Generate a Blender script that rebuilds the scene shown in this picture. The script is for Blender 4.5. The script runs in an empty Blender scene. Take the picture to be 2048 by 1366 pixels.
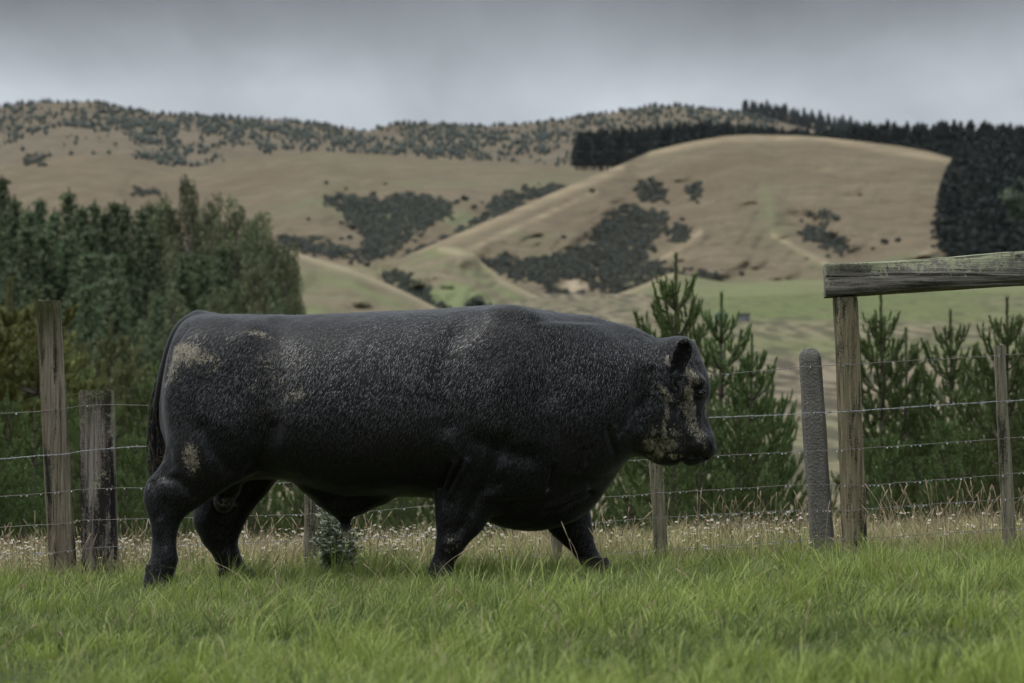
import bpy, math, random
import numpy as np
R = np.random.default_rng(7)
random.seed(7)
S = bpy.context.scene
COL = S.collection

# ------------------------------------------------------------------ camera, world, sun, exposure
CZ, FPX, HOR = 0.7, 6400.0, 890.0           # camera height, focal length in photo pixels, photo row of the horizon
cam_d = bpy.data.cameras.new('camera'); cam = bpy.data.objects.new('camera', cam_d); COL.objects.link(cam)
cam.location = (0, -16, CZ); cam.rotation_euler = (math.radians(90), 0, 0)
cam_d.sensor_width = 36; cam_d.lens = 36 * FPX / 2048
cam_d.shift_y = (HOR - 683) / 2048
cam_d.clip_start = 0.5; cam_d.clip_end = 20000
cam_d.dof.use_dof = True; cam_d.dof.focus_distance = 15.9; cam_d.dof.aperture_fstop = 4.8; cam_d.dof.aperture_blades = 9
S.camera = cam
S.view_settings.view_transform = 'Standard'; S.view_settings.look = 'None'
S.view_settings.gamma = 1.0; S.view_settings.exposure = 0.12
try: S.view_settings.use_curve_mapping = False
except Exception: pass
S.render.engine = 'CYCLES'
S.cycles.use_denoising = True
S.cycles.max_bounces = 6; S.cycles.diffuse_bounces = 3; S.cycles.glossy_bounces = 2
S.cycles.transmission_bounces = 4; S.cycles.transparent_max_bounces = 4; S.cycles.volume_bounces = 0
S.cycles.caustics_reflective = False; S.cycles.caustics_refractive = False

SUN_EL, SUN_AZ = 68.0, 250.0                # high, behind the cloud, a little towards the camera and left
W = bpy.data.worlds.new('World'); S.world = W; W.use_nodes = True

# ------------------------------------------------------------------ node helper
class NT:
    def __init__(s, tree): s.t = tree; s.n = tree.nodes; s.l = tree.links
    def node(s, typ, inp=None, **kw):
        nd = s.n.new(typ)
        for k, v in kw.items(): setattr(nd, k, v)
        for k, v in (inp or {}).items(): s.set(nd.inputs[k], v)
        return nd
    def set(s, sock, v):
        if isinstance(v, bpy.types.NodeSocket): s.l.new(v, sock)
        elif v is not None:
            if isinstance(v, (tuple, list)) and len(v) == 3 and sock.type == 'RGBA': v = (*v, 1)
            sock.default_value = v
    def math(s, op, a, b=None, c=None, clamp=False):
        nd = s.node('ShaderNodeMath', operation=op, use_clamp=clamp); s.set(nd.inputs[0], a)
        if b is not None: s.set(nd.inputs[1], b)
        if c is not None: s.set(nd.inputs[2], c)
        return nd.outputs[0]
    def mix(s, f, a, b, mode='MIX'):
        nd = s.node('ShaderNodeMix', data_type='RGBA', blend_type=mode)
        s.set(nd.inputs[0], f); s.set(nd.inputs[6], a); s.set(nd.inputs[7], b); return nd.outputs[2]
    def ramp(s, f, stops, interp='LINEAR'):
        nd = s.node('ShaderNodeValToRGB'); cr = nd.color_ramp; cr.interpolation = interp
        while len(cr.elements) < len(stops): cr.elements.new(0.5)
        for e, (p, c) in zip(cr.elements, stops):
            e.position = p; e.color = (c, c, c, 1) if isinstance(c, (int, float)) else (*c, 1)
        s.set(nd.inputs[0], f); return nd.outputs[0]
    def coord(s, kind='Object', scale=(1, 1, 1), rot=(0, 0, 0)):
        tc = s.node('ShaderNodeTexCoord'); mp = s.node('ShaderNodeMapping')
        mp.inputs['Scale'].default_value = scale; mp.inputs['Rotation'].default_value = rot
        s.l.new(tc.outputs[kind], mp.inputs['Vector']); return mp.outputs[0]
    def noise(s, vec, scale, detail=4, rough=.55, dist=0):
        nd = s.node('ShaderNodeTexNoise', {'Vector': vec, 'Scale': scale, 'Detail': detail, 'Roughness': rough, 'Distortion': dist})
        return nd.outputs['Fac']
    def vor(s, vec, scale, feature='F1', out='Distance', rnd=1.0):
        nd = s.node('ShaderNodeTexVoronoi', {'Vector': vec, 'Scale': scale, 'Randomness': rnd}, feature=feature); return nd.outputs[out]
    def attr(s, name, out='Fac'): return s.node('ShaderNodeAttribute', attribute_name=name).outputs[out]
    def bump(s, h, strength, dist, normal=None):
        nd = s.node('ShaderNodeBump', {'Height': h, 'Strength': strength, 'Distance': dist})
        if normal is not None: s.l.new(normal, nd.inputs['Normal'])
        return nd.outputs[0]

def material(name, fn):
    m = bpy.data.materials.new(name); m.use_nodes = True
    t = NT(m.node_tree); b = m.node_tree.nodes['Principled BSDF']
    def put(**k):
        for kk, v in k.items(): t.set(b.inputs[{'color': 'Base Color', 'rough': 'Roughness', 'normal': 'Normal', 'spec': 'Specular IOR Level', 'sheen': 'Sheen Weight',
            'sheen_rough': 'Sheen Roughness', 'sheen_tint': 'Sheen Tint', 'metal': 'Metallic', 'trans': 'Transmission Weight', 'sss': 'Subsurface Weight', 'coat': 'Coat Weight'}[kk]], v)
    fn(t, put, b); return m

# ------------------------------------------------------------------ world: overcast sky over a Nishita base
t = NT(W.node_tree); bg = W.node_tree.nodes['Background']
sky = t.node('ShaderNodeTexSky', sky_type='NISHITA', sun_disc=False, sun_elevation=math.radians(SUN_EL), sun_rotation=math.radians(SUN_AZ))
sky.air_density = 1.0; sky.dust_density = 3.0
tc = t.node('ShaderNodeTexCoord')
sep = t.node('ShaderNodeSeparateXYZ', {0: tc.outputs['Generated']})
el = sep.outputs['Z']
mp = t.node('ShaderNodeMapping'); mp.inputs['Scale'].default_value = (1.0, 1.0, 1.9); t.l.new(tc.outputs['Generated'], mp.inputs['Vector'])
mp2 = t.node('ShaderNodeMapping'); mp2.inputs['Scale'].default_value = (1.0, 1.0, 1.3); mp2.inputs['Rotation'].default_value = (0, .5, 0); t.l.new(tc.outputs['Generated'], mp2.inputs['Vector'])
n1 = t.noise(mp.outputs[0], 6.5, 5, .5, .3)
n2 = t.noise(mp2.outputs[0], 15, 4, .5, .5)
n = t.math('ADD', t.math('MULTIPLY', n1, .65), t.math('MULTIPLY', n2, .35))
# brightness of the cloud layer against elevation (sine of the angle): pale at the skyline, a dark bank at 6-9 degrees, bright overhead
band = t.ramp(el, [(0.0, .38), (.108, .44), (.118, .35), (.137, .20), (.16, .19), (.22, .36), (.45, .80), (.9, .95)])
lift = t.math('MULTIPLY_ADD', t.math('SUBTRACT', n, .5), 2.0, 1.0)
cl = t.mix(1.0, band, lift, 'MULTIPLY')
# low sky behind the camera dimmed: an added, unseen darkening to shade flank and legs
dk = t.math('MULTIPLY', t.ramp(t.math('MULTIPLY_ADD', sep.outputs['Y'], .5, .5), [(.30, 1), (.62, 0)]), t.ramp(el, [(.25, 1), (.60, 0)]))
cl = t.mix(dk, cl, (.10, .10, .10, 1))
cloud = t.mix(1.0, cl, (1.0, 1.075, 1.17, 1), 'MULTIPLY')
cloudb = t.mix(1.0, cloud, (10.0 * 1.12,) * 3 + (1,), 'MULTIPLY')     # matched to the Background strength of 0.1
t.l.new(t.mix(.93, sky.outputs[0], cloudb), bg.inputs['Color']); bg.inputs['Strength'].default_value = 0.1

sd = bpy.data.lights.new('sun', 'SUN'); sd.energy = 1.5; sd.angle = math.radians(18); sd.color = (1, .965, .92)
so = bpy.data.objects.new('sun', sd); COL.objects.link(so)
so.rotation_euler = (math.radians(90 - SUN_EL), 0, math.radians(180 - SUN_AZ)); so.location = (-5, -10, 20)

# ------------------------------------------------------------------ geometry helpers
def P(px, py, D):                            # photo pixel + distance from the camera plane -> world point
    px, py, D = np.broadcast_arrays(np.asarray(px, float), np.asarray(py, float), np.asarray(D, float))
    return np.stack([(px - 1024) / FPX * D, D - 16, CZ + (HOR - py) / FPX * D], -1)

def px2x(px, D=16.0): return (np.asarray(px, float) - 1024) / FPX * D
def py2z(py, D=16.0): return CZ + (HOR - np.asarray(py, float)) / FPX * D
def mesh_np(name, v, faces=None, loops=None, starts=None, totals=None, smooth=True, mat=None, attrs=None, mats=None, matidx=None):
    me = bpy.data.meshes.new(name); v = np.ascontiguousarray(v, np.float32)
    if faces is not None:
        faces = np.asarray(faces, np.int32); k = faces.shape[1]
        loops = faces.ravel(); starts = np.arange(0, len(loops), k); totals = np.full(len(faces), k)
    me.vertices.add(len(v)); me.vertices.foreach_set('co', v.ravel())
    me.loops.add(len(loops)); me.loops.foreach_set('vertex_index', np.ascontiguousarray(loops, np.int32))
    me.polygons.add(len(starts)); me.polygons.foreach_set('loop_start', np.ascontiguousarray(starts, np.int32))
    try: me.polygons.foreach_set('loop_total', np.ascontiguousarray(totals, np.int32))
    except Exception: pass
    me.update(calc_edges=True); me.validate()
    if smooth: me.polygons.foreach_set('use_smooth', np.ones(len(me.polygons), bool))
    for k2, a in (attrs or {}).items():
        at = me.attributes.new(k2, 'FLOAT', 'POINT'); at.data.foreach_set('value', np.ascontiguousarray(a, np.float32))
    for m in (mats or ([mat] if mat else [])): me.materials.append(m)
    if matidx is not None: me.polygons.foreach_set('material_index', np.ascontiguousarray(matidx, np.int32))
    return me

class MB:                                    # mesh builder: gathers pieces with mixed face sizes
    def __init__(s): s.v = []; s.l = []; s.c = []; s.n = 0; s.a = []
    def add(s, v, faces, a=0.0):
        v = np.asarray(v, float).reshape(-1, 3); s.v.append(v)
        s.a.append(np.broadcast_to(np.asarray(a, float), (len(v),)))
        if isinstance(faces, np.ndarray):
            s.l.append(faces.ravel() + s.n); s.c.append(np.full(len(faces), faces.shape[1]))
        else:
            for f in faces: s.l.append(np.array(f) + s.n); s.c.append(np.array([len(f)]))
        s.n += len(v)
    def mesh(s, name, mat, smooth=True):
        v = np.concatenate(s.v); l = np.concatenate(s.l); c = np.concatenate(s.c)
        st = np.concatenate([[0], np.cumsum(c)[:-1]])
        return mesh_np(name, v, loops=l, starts=st, totals=c, mat=mat, smooth=smooth, attrs={'tint': np.concatenate(s.a)})

def empty(name, loc, label=None, cat=None, group=None):
    o = bpy.data.objects.new(name, None); COL.objects.link(o); o.location = loc; o.empty_display_size = .2
    return tag(o, label, cat, group)
def tag(o, label=None, cat=None, group=None, kind=None):
    if label: o['label'] = label
    if cat: o['category'] = cat
    if group: o['group'] = group
    if kind: o['kind'] = kind
    return o
def link(name, me, parent=None, world=True):
    o = bpy.data.objects.new(name, me); COL.objects.link(o)
    if parent is not None:
        if world:                            # mesh data is in world space: bring it into the parent's own space
            off = np.array(absloc(parent)); co = np.empty(len(me.vertices) * 3, np.float32); me.vertices.foreach_get('co', co)
            co = co.reshape(-1, 3) - off; me.vertices.foreach_set('co', co.ravel()); me.update()
        o.parent = parent
    return o
def absloc(o):
    l = np.array(o.location)
    while o.parent is not None: o = o.parent; l = l + np.array(o.location)
    return l
def copy_thing(o, loc, rz=0, sc=1, label=None, group=None):
    r = o.copy(); COL.objects.link(r); r.location = loc; r.rotation_euler = (0, 0, rz); r.scale = (sc,) * 3 if np.isscalar(sc) else sc
    if label: r['label'] = label
    if group: r['group'] = group
    for c in o.children:
        d = c.copy(); COL.objects.link(d); d.parent = r
        for g in c.children:
            e = g.copy(); COL.objects.link(e); e.parent = d
    return r

def tube(mb, pts, rad, k=8, a=0.0, flat=1.0, cap=True):
    pts = np.asarray(pts, float); n = len(pts); rad = np.broadcast_to(np.asarray(rad, float), (n,))
    tg = np.gradient(pts, axis=0); tg /= np.linalg.norm(tg, axis=1)[:, None] + 1e-12
    ref = np.array([0, 1.0, 0]) if abs(tg[0][1]) < .9 else np.array([1.0, 0, 0])
    u = np.cross(tg, ref); u /= np.linalg.norm(u, axis=1)[:, None] + 1e-12; w = np.cross(tg, u)
    an = np.arange(k) / k * 2 * math.pi
    v = pts[:, None] + rad[:, None, None] * (np.cos(an)[None, :, None] * u[:, None] + flat * np.sin(an)[None, :, None] * w[:, None])
    i = np.arange(n - 1)[:, None] * k + np.arange(k)[None]; j = np.arange(n - 1)[:, None] * k + (np.arange(k) + 1)[None] % k
    f = np.stack([i, j, j + k, i + k], -1).reshape(-1, 4)
    mb.add(v.reshape(-1, 3), f, np.repeat(np.broadcast_to(a, (n,)), k) if not np.isscalar(a) else a)
    if cap:
        mb.add(v[-1], [list(range(k))], a if np.isscalar(a) else a[-1]); mb.add(v[0], [list(range(k))[::-1]], a if np.isscalar(a) else a[0])

def vnoise(p, scale, seed=0):                # smooth value noise on points (n,3) -> about -1..1
    q = np.asarray(p, float) * scale + seed * 17.31; i = np.floor(q).astype(np.int64); f = q - i; f = f * f * (3 - 2 * f)
    def h(a, b, c):
        x = (a * 374761393 + b * 668265263 + c * 2147483647 + seed * 1013904223) & 0xffffffff
        x = ((x ^ (x >> 13)) * 1274126177) & 0xffffffff; return ((x ^ (x >> 16)) & 0xffff) / 32767.5 - 1
    r = 0
    for dx in (0, 1):
        for dy in (0, 1):
            for dz in (0, 1):
                wgt = (f[..., 0] if dx else 1 - f[..., 0]) * (f[..., 1] if dy else 1 - f[..., 1]) * (f[..., 2] if dz else 1 - f[..., 2])
                r = r + wgt * h(i[..., 0] + dx, i[..., 1] + dy, i[..., 2] + dz)
    return r
def fbm(p, scale, oct=4, seed=0, gain=.5):
    r = 0; a = 1
    for k in range(oct): r = r + a * vnoise(p, scale * 2 ** k, seed + k); a *= gain
    return r
def interp(x, pts): pts = np.array(pts, float); return np.interp(x, pts[:, 0], pts[:, 1])
def sm(x, a, b): t_ = np.clip((x - a) / (b - a), 0, 1); return t_ * t_ * (3 - 2 * t_)

# ------------------------------------------------------------------ materials of the land
def grass_hill(name, dry, dry2, green, gscale, gthr, tuft=.35, contour=.25, fine=1.0):
    def fn(t, put, b):
        co = t.coord('Object'); cz = t.coord('Object', (.25, .25, 2.2))
        big = t.noise(co, gscale, 5, .6); mid = t.noise(co, .05 * fine, 5, .65); tiny = t.noise(co, .6 * fine, 4, .7)
        con = t.noise(cz, contour, 3, .6, .4)
        c = t.mix(t.ramp(mid, [(.35, 0), (.65, 1)]), dry, dry2)
        vr = t.noise(t.coord('Object', (1, 1, 2)), .011 * fine, 4, .6, .5); c = t.mix(t.math('MULTIPLY', t.ramp(vr, [(.46, 0), (.60, 1)]), .55), c, tuple(x * k_ for x, k_ in zip(dry, (.60, .56, .56))) + (1,))
        c = t.mix(t.math('MULTIPLY', t.ramp(con, [(.44, 0), (.60, 1)]), .60), c, tuple(x * .55 for x in dry))
        c = t.mix(t.math('MULTIPLY', t.ramp(tiny, [(.44, 0), (.58, 1)]), tuft), c, tuple(x * .5 for x in dry2))
        c = t.mix(t.ramp(t.math('ADD', big, t.math('MULTIPLY', t.math('SUBTRACT', mid, .5), .5)), [(gthr, 0), (gthr + .14, 1)]), c, green)
        c = t.mix(t.math('MULTIPLY', t.attr('green'), t.ramp(mid, [(.3, .45), (.6, 1.0)])), c, green)
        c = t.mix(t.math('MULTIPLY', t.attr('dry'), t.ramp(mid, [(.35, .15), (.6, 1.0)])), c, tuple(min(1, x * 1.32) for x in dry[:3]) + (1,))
        c = t.mix(t.attr('clay'), c, (.36, .29, .20, 1))
        put(color=c, rough=.95, spec=.1, normal=t.bump(t.math('ADD', tiny, con), .35, 1.2))
    return material(name, fn)
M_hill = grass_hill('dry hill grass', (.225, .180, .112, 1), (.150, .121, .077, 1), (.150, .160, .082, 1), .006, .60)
M_hill_far = grass_hill('far hill grass', (.215, .176, .116, 1), (.145, .120, .082, 1), (.12, .125, .085, 1), .004, .70, fine=.6)
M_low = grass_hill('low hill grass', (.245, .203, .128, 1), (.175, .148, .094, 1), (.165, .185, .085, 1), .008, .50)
def fn(t, put, b):
    co = t.coord('Object'); cz = t.coord('Object', (.35, 1, 1))
    mid = t.noise(co, .045, 6, .65); tus = t.noise(t.coord('Object', (1, .14, 0)), .34, 5, .62); fine = t.noise(t.coord('Object', (1, .3, 1)), 3.0, 4, .7)
    c = t.mix(t.ramp(tus, [(.46, 0), (.55, 1)]), (.220, .182, .120, 1), (.082, .070, .046, 1))
    g = t.math('MULTIPLY', t.attr('green'), t.ramp(t.math('ADD', t.math('MULTIPLY', mid, .5), t.math('MULTIPLY', tus, .5)), [(.46, 1), (.64, .05)]))
    c = t.mix(g, c, t.mix(t.ramp(fine, [(.4, 0), (.6, 1)]), (.155, .185, .062, 1), (.095, .115, .044, 1)))
    cl_ = t.vor(t.coord('Object', (1, .22, 1)), .22); c = t.mix(t.math('MULTIPLY', t.ramp(cl_, [(.22, 1), (.36, 0)]), t.ramp(mid, [(.42, .15), (.6, .75)])), c, (.085, .078, .050, 1))
    near = t.attr('near')
    soil = t.mix(fine, (.035, .045, .018, 1), (.07, .075, .035, 1))
    c = t.mix(near, c, soil)
    put(color=c, rough=.95, spec=.1)
M_ground = material('ground', fn)

# ------------------------------------------------------------------ the ground: one sheet from under the camera to the horizon
ZT = [(19, .00), (22, -.02), (25, -.12), (30, -.5), (40, -1.1), (60, -1.28), (100, -.95), (160, .8), (300, 6.8), (400, 13.3), (500, 20.2), (650, 29.5), (800, 39), (1200, 44), (9000, 44)]
def ground_z(x, y):
    x = np.asarray(x, float); y = np.asarray(y, float); D = y + 16
    near = .03 + .035 * np.clip(x, -7, 7) + .012 * vnoise(np.stack([x, y, 0 * x], -1), .8, 3)
    far = interp(D, ZT) + .0022 * np.clip(D - 60, 0, 900) * (.9 * fbm(np.stack([x, y * .5, 0 * x], -1), .012, 4, 5)) + .02 * np.clip(x, -9, 9)
    k = sm(D, 19.5, 25)
    return near * (1 - k) + far * k
cols = np.linspace(-4000, 6000, 400); rows = np.concatenate([np.geomspace(.6, 900, 420), np.geomspace(930, 9000, 16)])
DD, PX = np.meshgrid(rows, cols, indexing='ij')
X = (PX - 1024) / FPX * DD
nearx = (PX - 1024) / FPX * 24
X = np.where(DD < 24, nearx * (0.25 + .75 * DD / 24) if False else nearx, X)   # near rows keep a constant width
Y = DD - 16; Z = ground_z(X, Y)
PYg = HOR - (Z - CZ) / DD * FPX
gr = sm(PYg, 555, 575) * (1 - sm(PYg, 615, 665)) * sm(PX, 1330, 1480) * (1 - .5 * sm(PX, 1900, 2000)) + .35 * sm(PYg, 780, 860) + .35 * sm(PYg, 660, 690) * (1 - sm(PYg, 700, 730))
gr = np.where(DD > 60, np.clip(gr * 1.15 + .06 + .45 * fbm(np.stack([X * .02, Y * .006, 0 * X], -1), 1.0, 3, 15), 0, 1), .4)
nr = 1 - sm(DD, 24, 32)
nC = len(cols); i = np.arange(len(rows) - 1)[:, None] * nC + np.arange(nC - 1)[None]
F = np.stack([i, i + 1, i + 1 + nC, i + nC], -1).reshape(-1, 4)
me = mesh_np('ground', np.stack([X, Y, Z], -1).reshape(-1, 3), F, mat=M_ground, attrs={'green': np.clip(gr, 0, 1).ravel(), 'near': nr.ravel()})
tag(link('ground', me), kind='structure')

# ------------------------------------------------------------------ hills: each a solid fold of land at its own distance
def pl_dist(px, py, pl):
    px = np.asarray(px, float); py = np.asarray(py, float); best = np.full(np.broadcast(px, py).shape, 1e9)
    for (a, b) in zip(pl[:-1], pl[1:]):
        ax, ay = a[:2]; bx, by = b[:2]; dx, dy = bx - ax, by - ay; L = dx * dx + dy * dy
        u = np.clip(((px - ax) * dx + (py - ay) * dy) / L, 0, 1)
        best = np.minimum(best, np.hypot(px - ax - u * dx, py - ay - u * dy))
    return best
blob = lambda px, py, cx, cy, rx, ry: np.exp(-(((px - cx) / rx) ** 2 + ((py - cy) / ry) ** 2))
class Hill:
    def __init__(s, name, ridge, foot, Dr, Df, px0, px1, mat, p=1.6, rough=1.0, nx=260, ny=90, folds=(), green=None, clay=None, seed=1, dry=()):
        s.ridge, s.foot, s.Dr, s.Df, s.p, s.folds, s.seed, s.rough = ridge, foot, Dr, Df, p, folds, seed, rough
        cx = np.linspace(px0, px1, nx); tt = np.linspace(0, 1, ny)
        T, PXh = np.meshgrid(tt, cx, indexing='ij')
        PYh = s.R(PXh) * T + s.Fo(PXh) * (1 - T)
        D = s.D(PXh, PYh)
        V = P(PXh, PYh, D)
        back = []                            # the far side of the hill, going down behind the ridge
        for q in (.04, .12, .3, .6, 1.0):
            Vb = V[-1].copy(); k = 1 + q * .35; Vb[:, 0] *= k; Vb[:, 1] = (Vb[:, 1] + 16) * k - 16
            zf = V[0, :, 2]; Vb[:, 2] = Vb[:, 2] * (1 - q ** 1.4) + (zf - 5) * q ** 1.4; back.append(Vb)
        V = np.concatenate([V, np.array(back)], 0); n0 = V.shape[0]
        i = np.arange(n0 - 1)[:, None] * nx + np.arange(nx - 1)[None]
        F = np.stack([i, i + 1, i + 1 + nx, i + nx], -1).reshape(-1, 4)
        z = np.zeros((n0, nx)); g = z.copy(); c = z.copy(); dy = z.copy()
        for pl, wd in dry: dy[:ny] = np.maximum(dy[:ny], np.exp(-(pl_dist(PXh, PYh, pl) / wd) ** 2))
        if green: g[:ny] = green(PXh, PYh)
        if clay: c[:ny] = clay(PXh, PYh)
        s.obj = tag(link(name, mesh_np(name, V.reshape(-1, 3), F, mat=mat, attrs={'green': g.ravel(), 'clay': c.ravel(), 'dry': dy.ravel()})), kind='structure')
    def R(s, px): return interp(px, s.ridge)
    def Fo(s, px): return interp(px, s.foot)
    def D(s, px, py):
        R_, F_ = s.R(px), s.Fo(px); q = np.clip((F_ - py) / np.maximum(F_ - R_, 1), 0, 1)
        dr = interp(px, s.Dr) if isinstance(s.Dr, (list, tuple)) else s.Dr; df = interp(px, s.Df) if isinstance(s.Df, (list, tuple)) else s.Df
        D = df + (dr - df) * (q ** s.p * .8 + .2 * q)
        a = np.minimum((dr - df) * .075, 19) * s.rough
        pp = np.stack([np.asarray(px, float) * .012, np.asarray(py, float) * .020, 0 * np.asarray(px, float) + s.seed * 3.1], -1)
        D = D + a * (fbm(pp, 1.0, 3, s.seed) + .55 * (1 - 2 * np.abs(vnoise(pp + np.array([.35, 0, 0]) * pp[..., 1:2], 2.3, s.seed + 9))) + .16 * vnoise(pp * [1, 1.5, 1], 9, s.seed + 3)) * (1 - q ** 6)
        for (pl, wd, am) in s.folds:         # gullies (recede) and spurs (come forward): polyline, width in px, metres
            D = D + am * .55 * np.exp(-(pl_dist(px, py, pl) / wd) ** 2)
        return D
    def at(s, px, py): return P(px, py, s.D(px, py))

far_dark = Hill('hill', [(1380, 275), (1440, 240), (1485, 224), (1540, 220), (1600, 236), (1660, 250), (1750, 262), (2600, 270)], [(0, 330), (2600, 330)], 4300, 3700, 1380, 4400, M_hill_far, nx=120, ny=20, seed=9)
far = Hill('hill.001', [(-500, 240), (-100, 215), (0, 214), (50, 207), (90, 205), (140, 205), (180, 203), (215, 210), (260, 220), (320, 228), (380, 231), (470, 237), (560, 241), (640, 249), (700, 258), (735, 264), (765, 254), (790, 248), (850, 248), (900, 250), (960, 254), (1000, 252), (1060, 247), (1100, 243),
    (1160, 235), (1200, 229), (1250, 222), (1290, 214), (1340, 212), (1400, 217), (1440, 221), (1480, 226), (1520, 238), (1560, 250), (1620, 268), (1700, 275), (2500, 290)],
    [(-500, 400), (2500, 400)], 3300, 2500, -2200, 4400, M_hill_far, p=1.3, rough=1.3, nx=800, ny=60, folds=[
    ([(735, 260), (760, 330)], 30, 60), ([(180, 205), (120, 260), (20, 320)], 25, -50), ([(1290, 215), (1220, 300)], 30, -60), ([(600, 240), (500, 320)], 40, 40)], seed=4)
mid = Hill('hill.002', [(-500, 330), (-60, 335), (0, 330), (60, 320), (120, 312), (170, 308), (240, 310), (300, 326), (350, 334), (390, 334), (430, 326), (500, 313), (560, 306), (650, 303), (760, 308), (870, 318), (1000, 322), (1100, 331), (1200, 338), (1300, 345), (1500, 350)],
    [(-500, 600), (1500, 600)], 2150, 1250, -2200, 1500, M_hill, p=1.5, rough=1.0, nx=560, ny=120, folds=[
    ([(700, 400), (760, 460), (800, 520)], 45, 110), ([(1130, 385), (980, 425), (900, 470), (820, 520)], 24, 40), ([(930, 400), (860, 470), (780, 520)], 24, -40),
    ([(560, 480), (700, 515), (800, 520)], 22, 60), ([(650, 310), (640, 470)], 60, -60), ([(290, 385), (340, 440)], 40, 40)],
    green=lambda x, y: .5 * blob(x, y, 1120, 365, 110, 22) + .25 * blob(x, y, 680, 360, 60, 40), seed=2)
main = Hill('hill.003', [(600, 600), (700, 562), (760, 534), (800, 517), (860, 491), (960, 448), (1060, 405), (1150, 366), (1240, 330), (1300, 303), (1350, 290), (1400, 280), (1450, 272), (1500, 269), (1550, 270), (1600, 271), (1650, 275), (1700, 280), (1750, 286), (1800, 292), (1860, 303), (1910, 318), (1960, 335), (2050, 370), (2500, 440), (3200, 400), (4400, 460)],
    [(600, 680), (2500, 680)], [(600, 1000), (960, 1150), (1300, 1450), (1550, 1500), (1900, 1380), (2500, 1200)], 740, 600, 4400, M_hill, p=1.35, rough=.8, nx=800, ny=150, folds=[
    ([(1390, 370), (1330, 420), (1240, 470), (1190, 560), (1130, 590)], 45, 75), ([(1290, 370), (1200, 470), (1120, 540), (1000, 545)], 30, 45),
    ([(1240, 335), (1100, 410), (960, 480), (880, 500)], 22, -45), ([(1400, 470), (1330, 530), (1240, 580)], 16, -40), ([(1600, 430), (1660, 480), (1700, 515)], 22, 55),
    ([(1540, 400), (1545, 460), (1640, 520), (1750, 560)], 18, -30), ([(1500, 280), (1480, 500)], 60, -30), ([(1790, 520), (1900, 490)], 25, -35), ([(1700, 300), (1760, 480)], 40, 20)],
    green=lambda x, y: np.clip(.35 * np.exp(-(pl_dist(x, y, [(1530, 380), (1545, 440), (1560, 480), (1620, 515), (1690, 545)]) / 12) ** 2) + .4 * blob(x, y, 1535, 430, 34, 60) + .7 * sm(y, 540, 575) * sm(x, 1400, 1500), 0, 1), seed=3,
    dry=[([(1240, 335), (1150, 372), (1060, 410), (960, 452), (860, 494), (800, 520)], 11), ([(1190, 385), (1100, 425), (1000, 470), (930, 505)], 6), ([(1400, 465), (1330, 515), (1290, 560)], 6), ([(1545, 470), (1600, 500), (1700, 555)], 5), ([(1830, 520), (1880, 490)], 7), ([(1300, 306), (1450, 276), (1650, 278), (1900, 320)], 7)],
    clay=lambda x, y: np.clip(blob(x, y, 1148, 572, 26, 15) * 1.6 - .4 + .5 * vnoise(np.stack([x * .11, y * .2, x * 0], -1), 1, 8), 0, 1) * sm(blob(x, y, 1148, 572, 34, 20), .25, .5))
fore = Hill('hill.004', [(1080, 690), (1150, 640), (1182, 606), (1260, 579), (1345, 545), (1400, 556), (1460, 566), (1600, 560), (1750, 556), (2500, 556)], [(1080, 720), (2500, 720)], 820, 640, 1080, 4400, M_low, p=1.2, rough=.5, nx=360, ny=50,
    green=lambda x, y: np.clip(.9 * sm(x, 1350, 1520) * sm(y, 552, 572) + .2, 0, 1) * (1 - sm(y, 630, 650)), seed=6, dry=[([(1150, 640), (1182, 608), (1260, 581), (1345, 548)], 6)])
knoll = Hill('hill.005', [(560, 560), (650, 535), (760, 529), (830, 507), (880, 493), (920, 494), (950, 508), (963, 524), (1004, 558), (1050, 582), (1100, 604), (1180, 645)], [(560, 700), (1180, 700)], 740, 560, 560, 1180, M_low, p=1.3, rough=1.0, nx=160, ny=60, folds=[
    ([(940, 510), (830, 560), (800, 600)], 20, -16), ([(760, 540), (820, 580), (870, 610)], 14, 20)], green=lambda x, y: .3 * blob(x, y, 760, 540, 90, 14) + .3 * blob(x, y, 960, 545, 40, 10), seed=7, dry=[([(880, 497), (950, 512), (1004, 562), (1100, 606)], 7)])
low = Hill('hill.006', [(-2200, 540), (200, 500), (400, 492), (520, 494), (585, 503), (640, 519), (700, 534), (760, 560), (820, 588), (870, 614), (960, 660), (1100, 740)], [(200, 790), (1100, 790)], 540, 330, -2200, 1100, M_low, p=1.2, rough=.8, nx=300, ny=60,
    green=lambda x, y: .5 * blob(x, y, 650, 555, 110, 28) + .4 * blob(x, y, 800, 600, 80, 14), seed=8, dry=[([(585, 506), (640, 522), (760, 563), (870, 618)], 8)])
# ------------------------------------------------------------------ vegetation: helpers
def leaf_mat(name, c1, c2, rough=.6, var=.5, trans=True):
    def fn(t, put, b):
        oi = t.node('ShaderNodeObjectInfo').outputs['Random']
        c = t.mix(t.attr('tint'), c1, c2)
        c = t.mix(t.math('MULTIPLY', oi, var), c, t.mix(.5, c1, c2))
        hs = t.node('ShaderNodeHueSaturation', {'Color': c, 'Value': t.math('MULTIPLY_ADD', oi, .5, .75), 'Hue': t.math('MULTIPLY_ADD', oi, .03, .485)})
        put(color=hs.outputs[0], rough=rough, spec=.3)
    return material(name, fn)
M_pine = leaf_mat('young pine needles', (.060, .100, .034, 1), (.220, .290, .105, 1))
M_gold = leaf_mat('golden conifer leaves', (.075, .090, .028, 1), (.27, .27, .085, 1))
M_pale = leaf_mat('pale green conifer leaves', (.10, .125, .05, 1), (.30, .33, .15, 1))
M_forest = leaf_mat('forest pine needles', (.040, .064, .034, 1), (.155, .200, .095, 1))
M_euc = leaf_mat('eucalyptus leaves', (.052, .068, .034, 1), (.245, .270, .130, 1))
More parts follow.
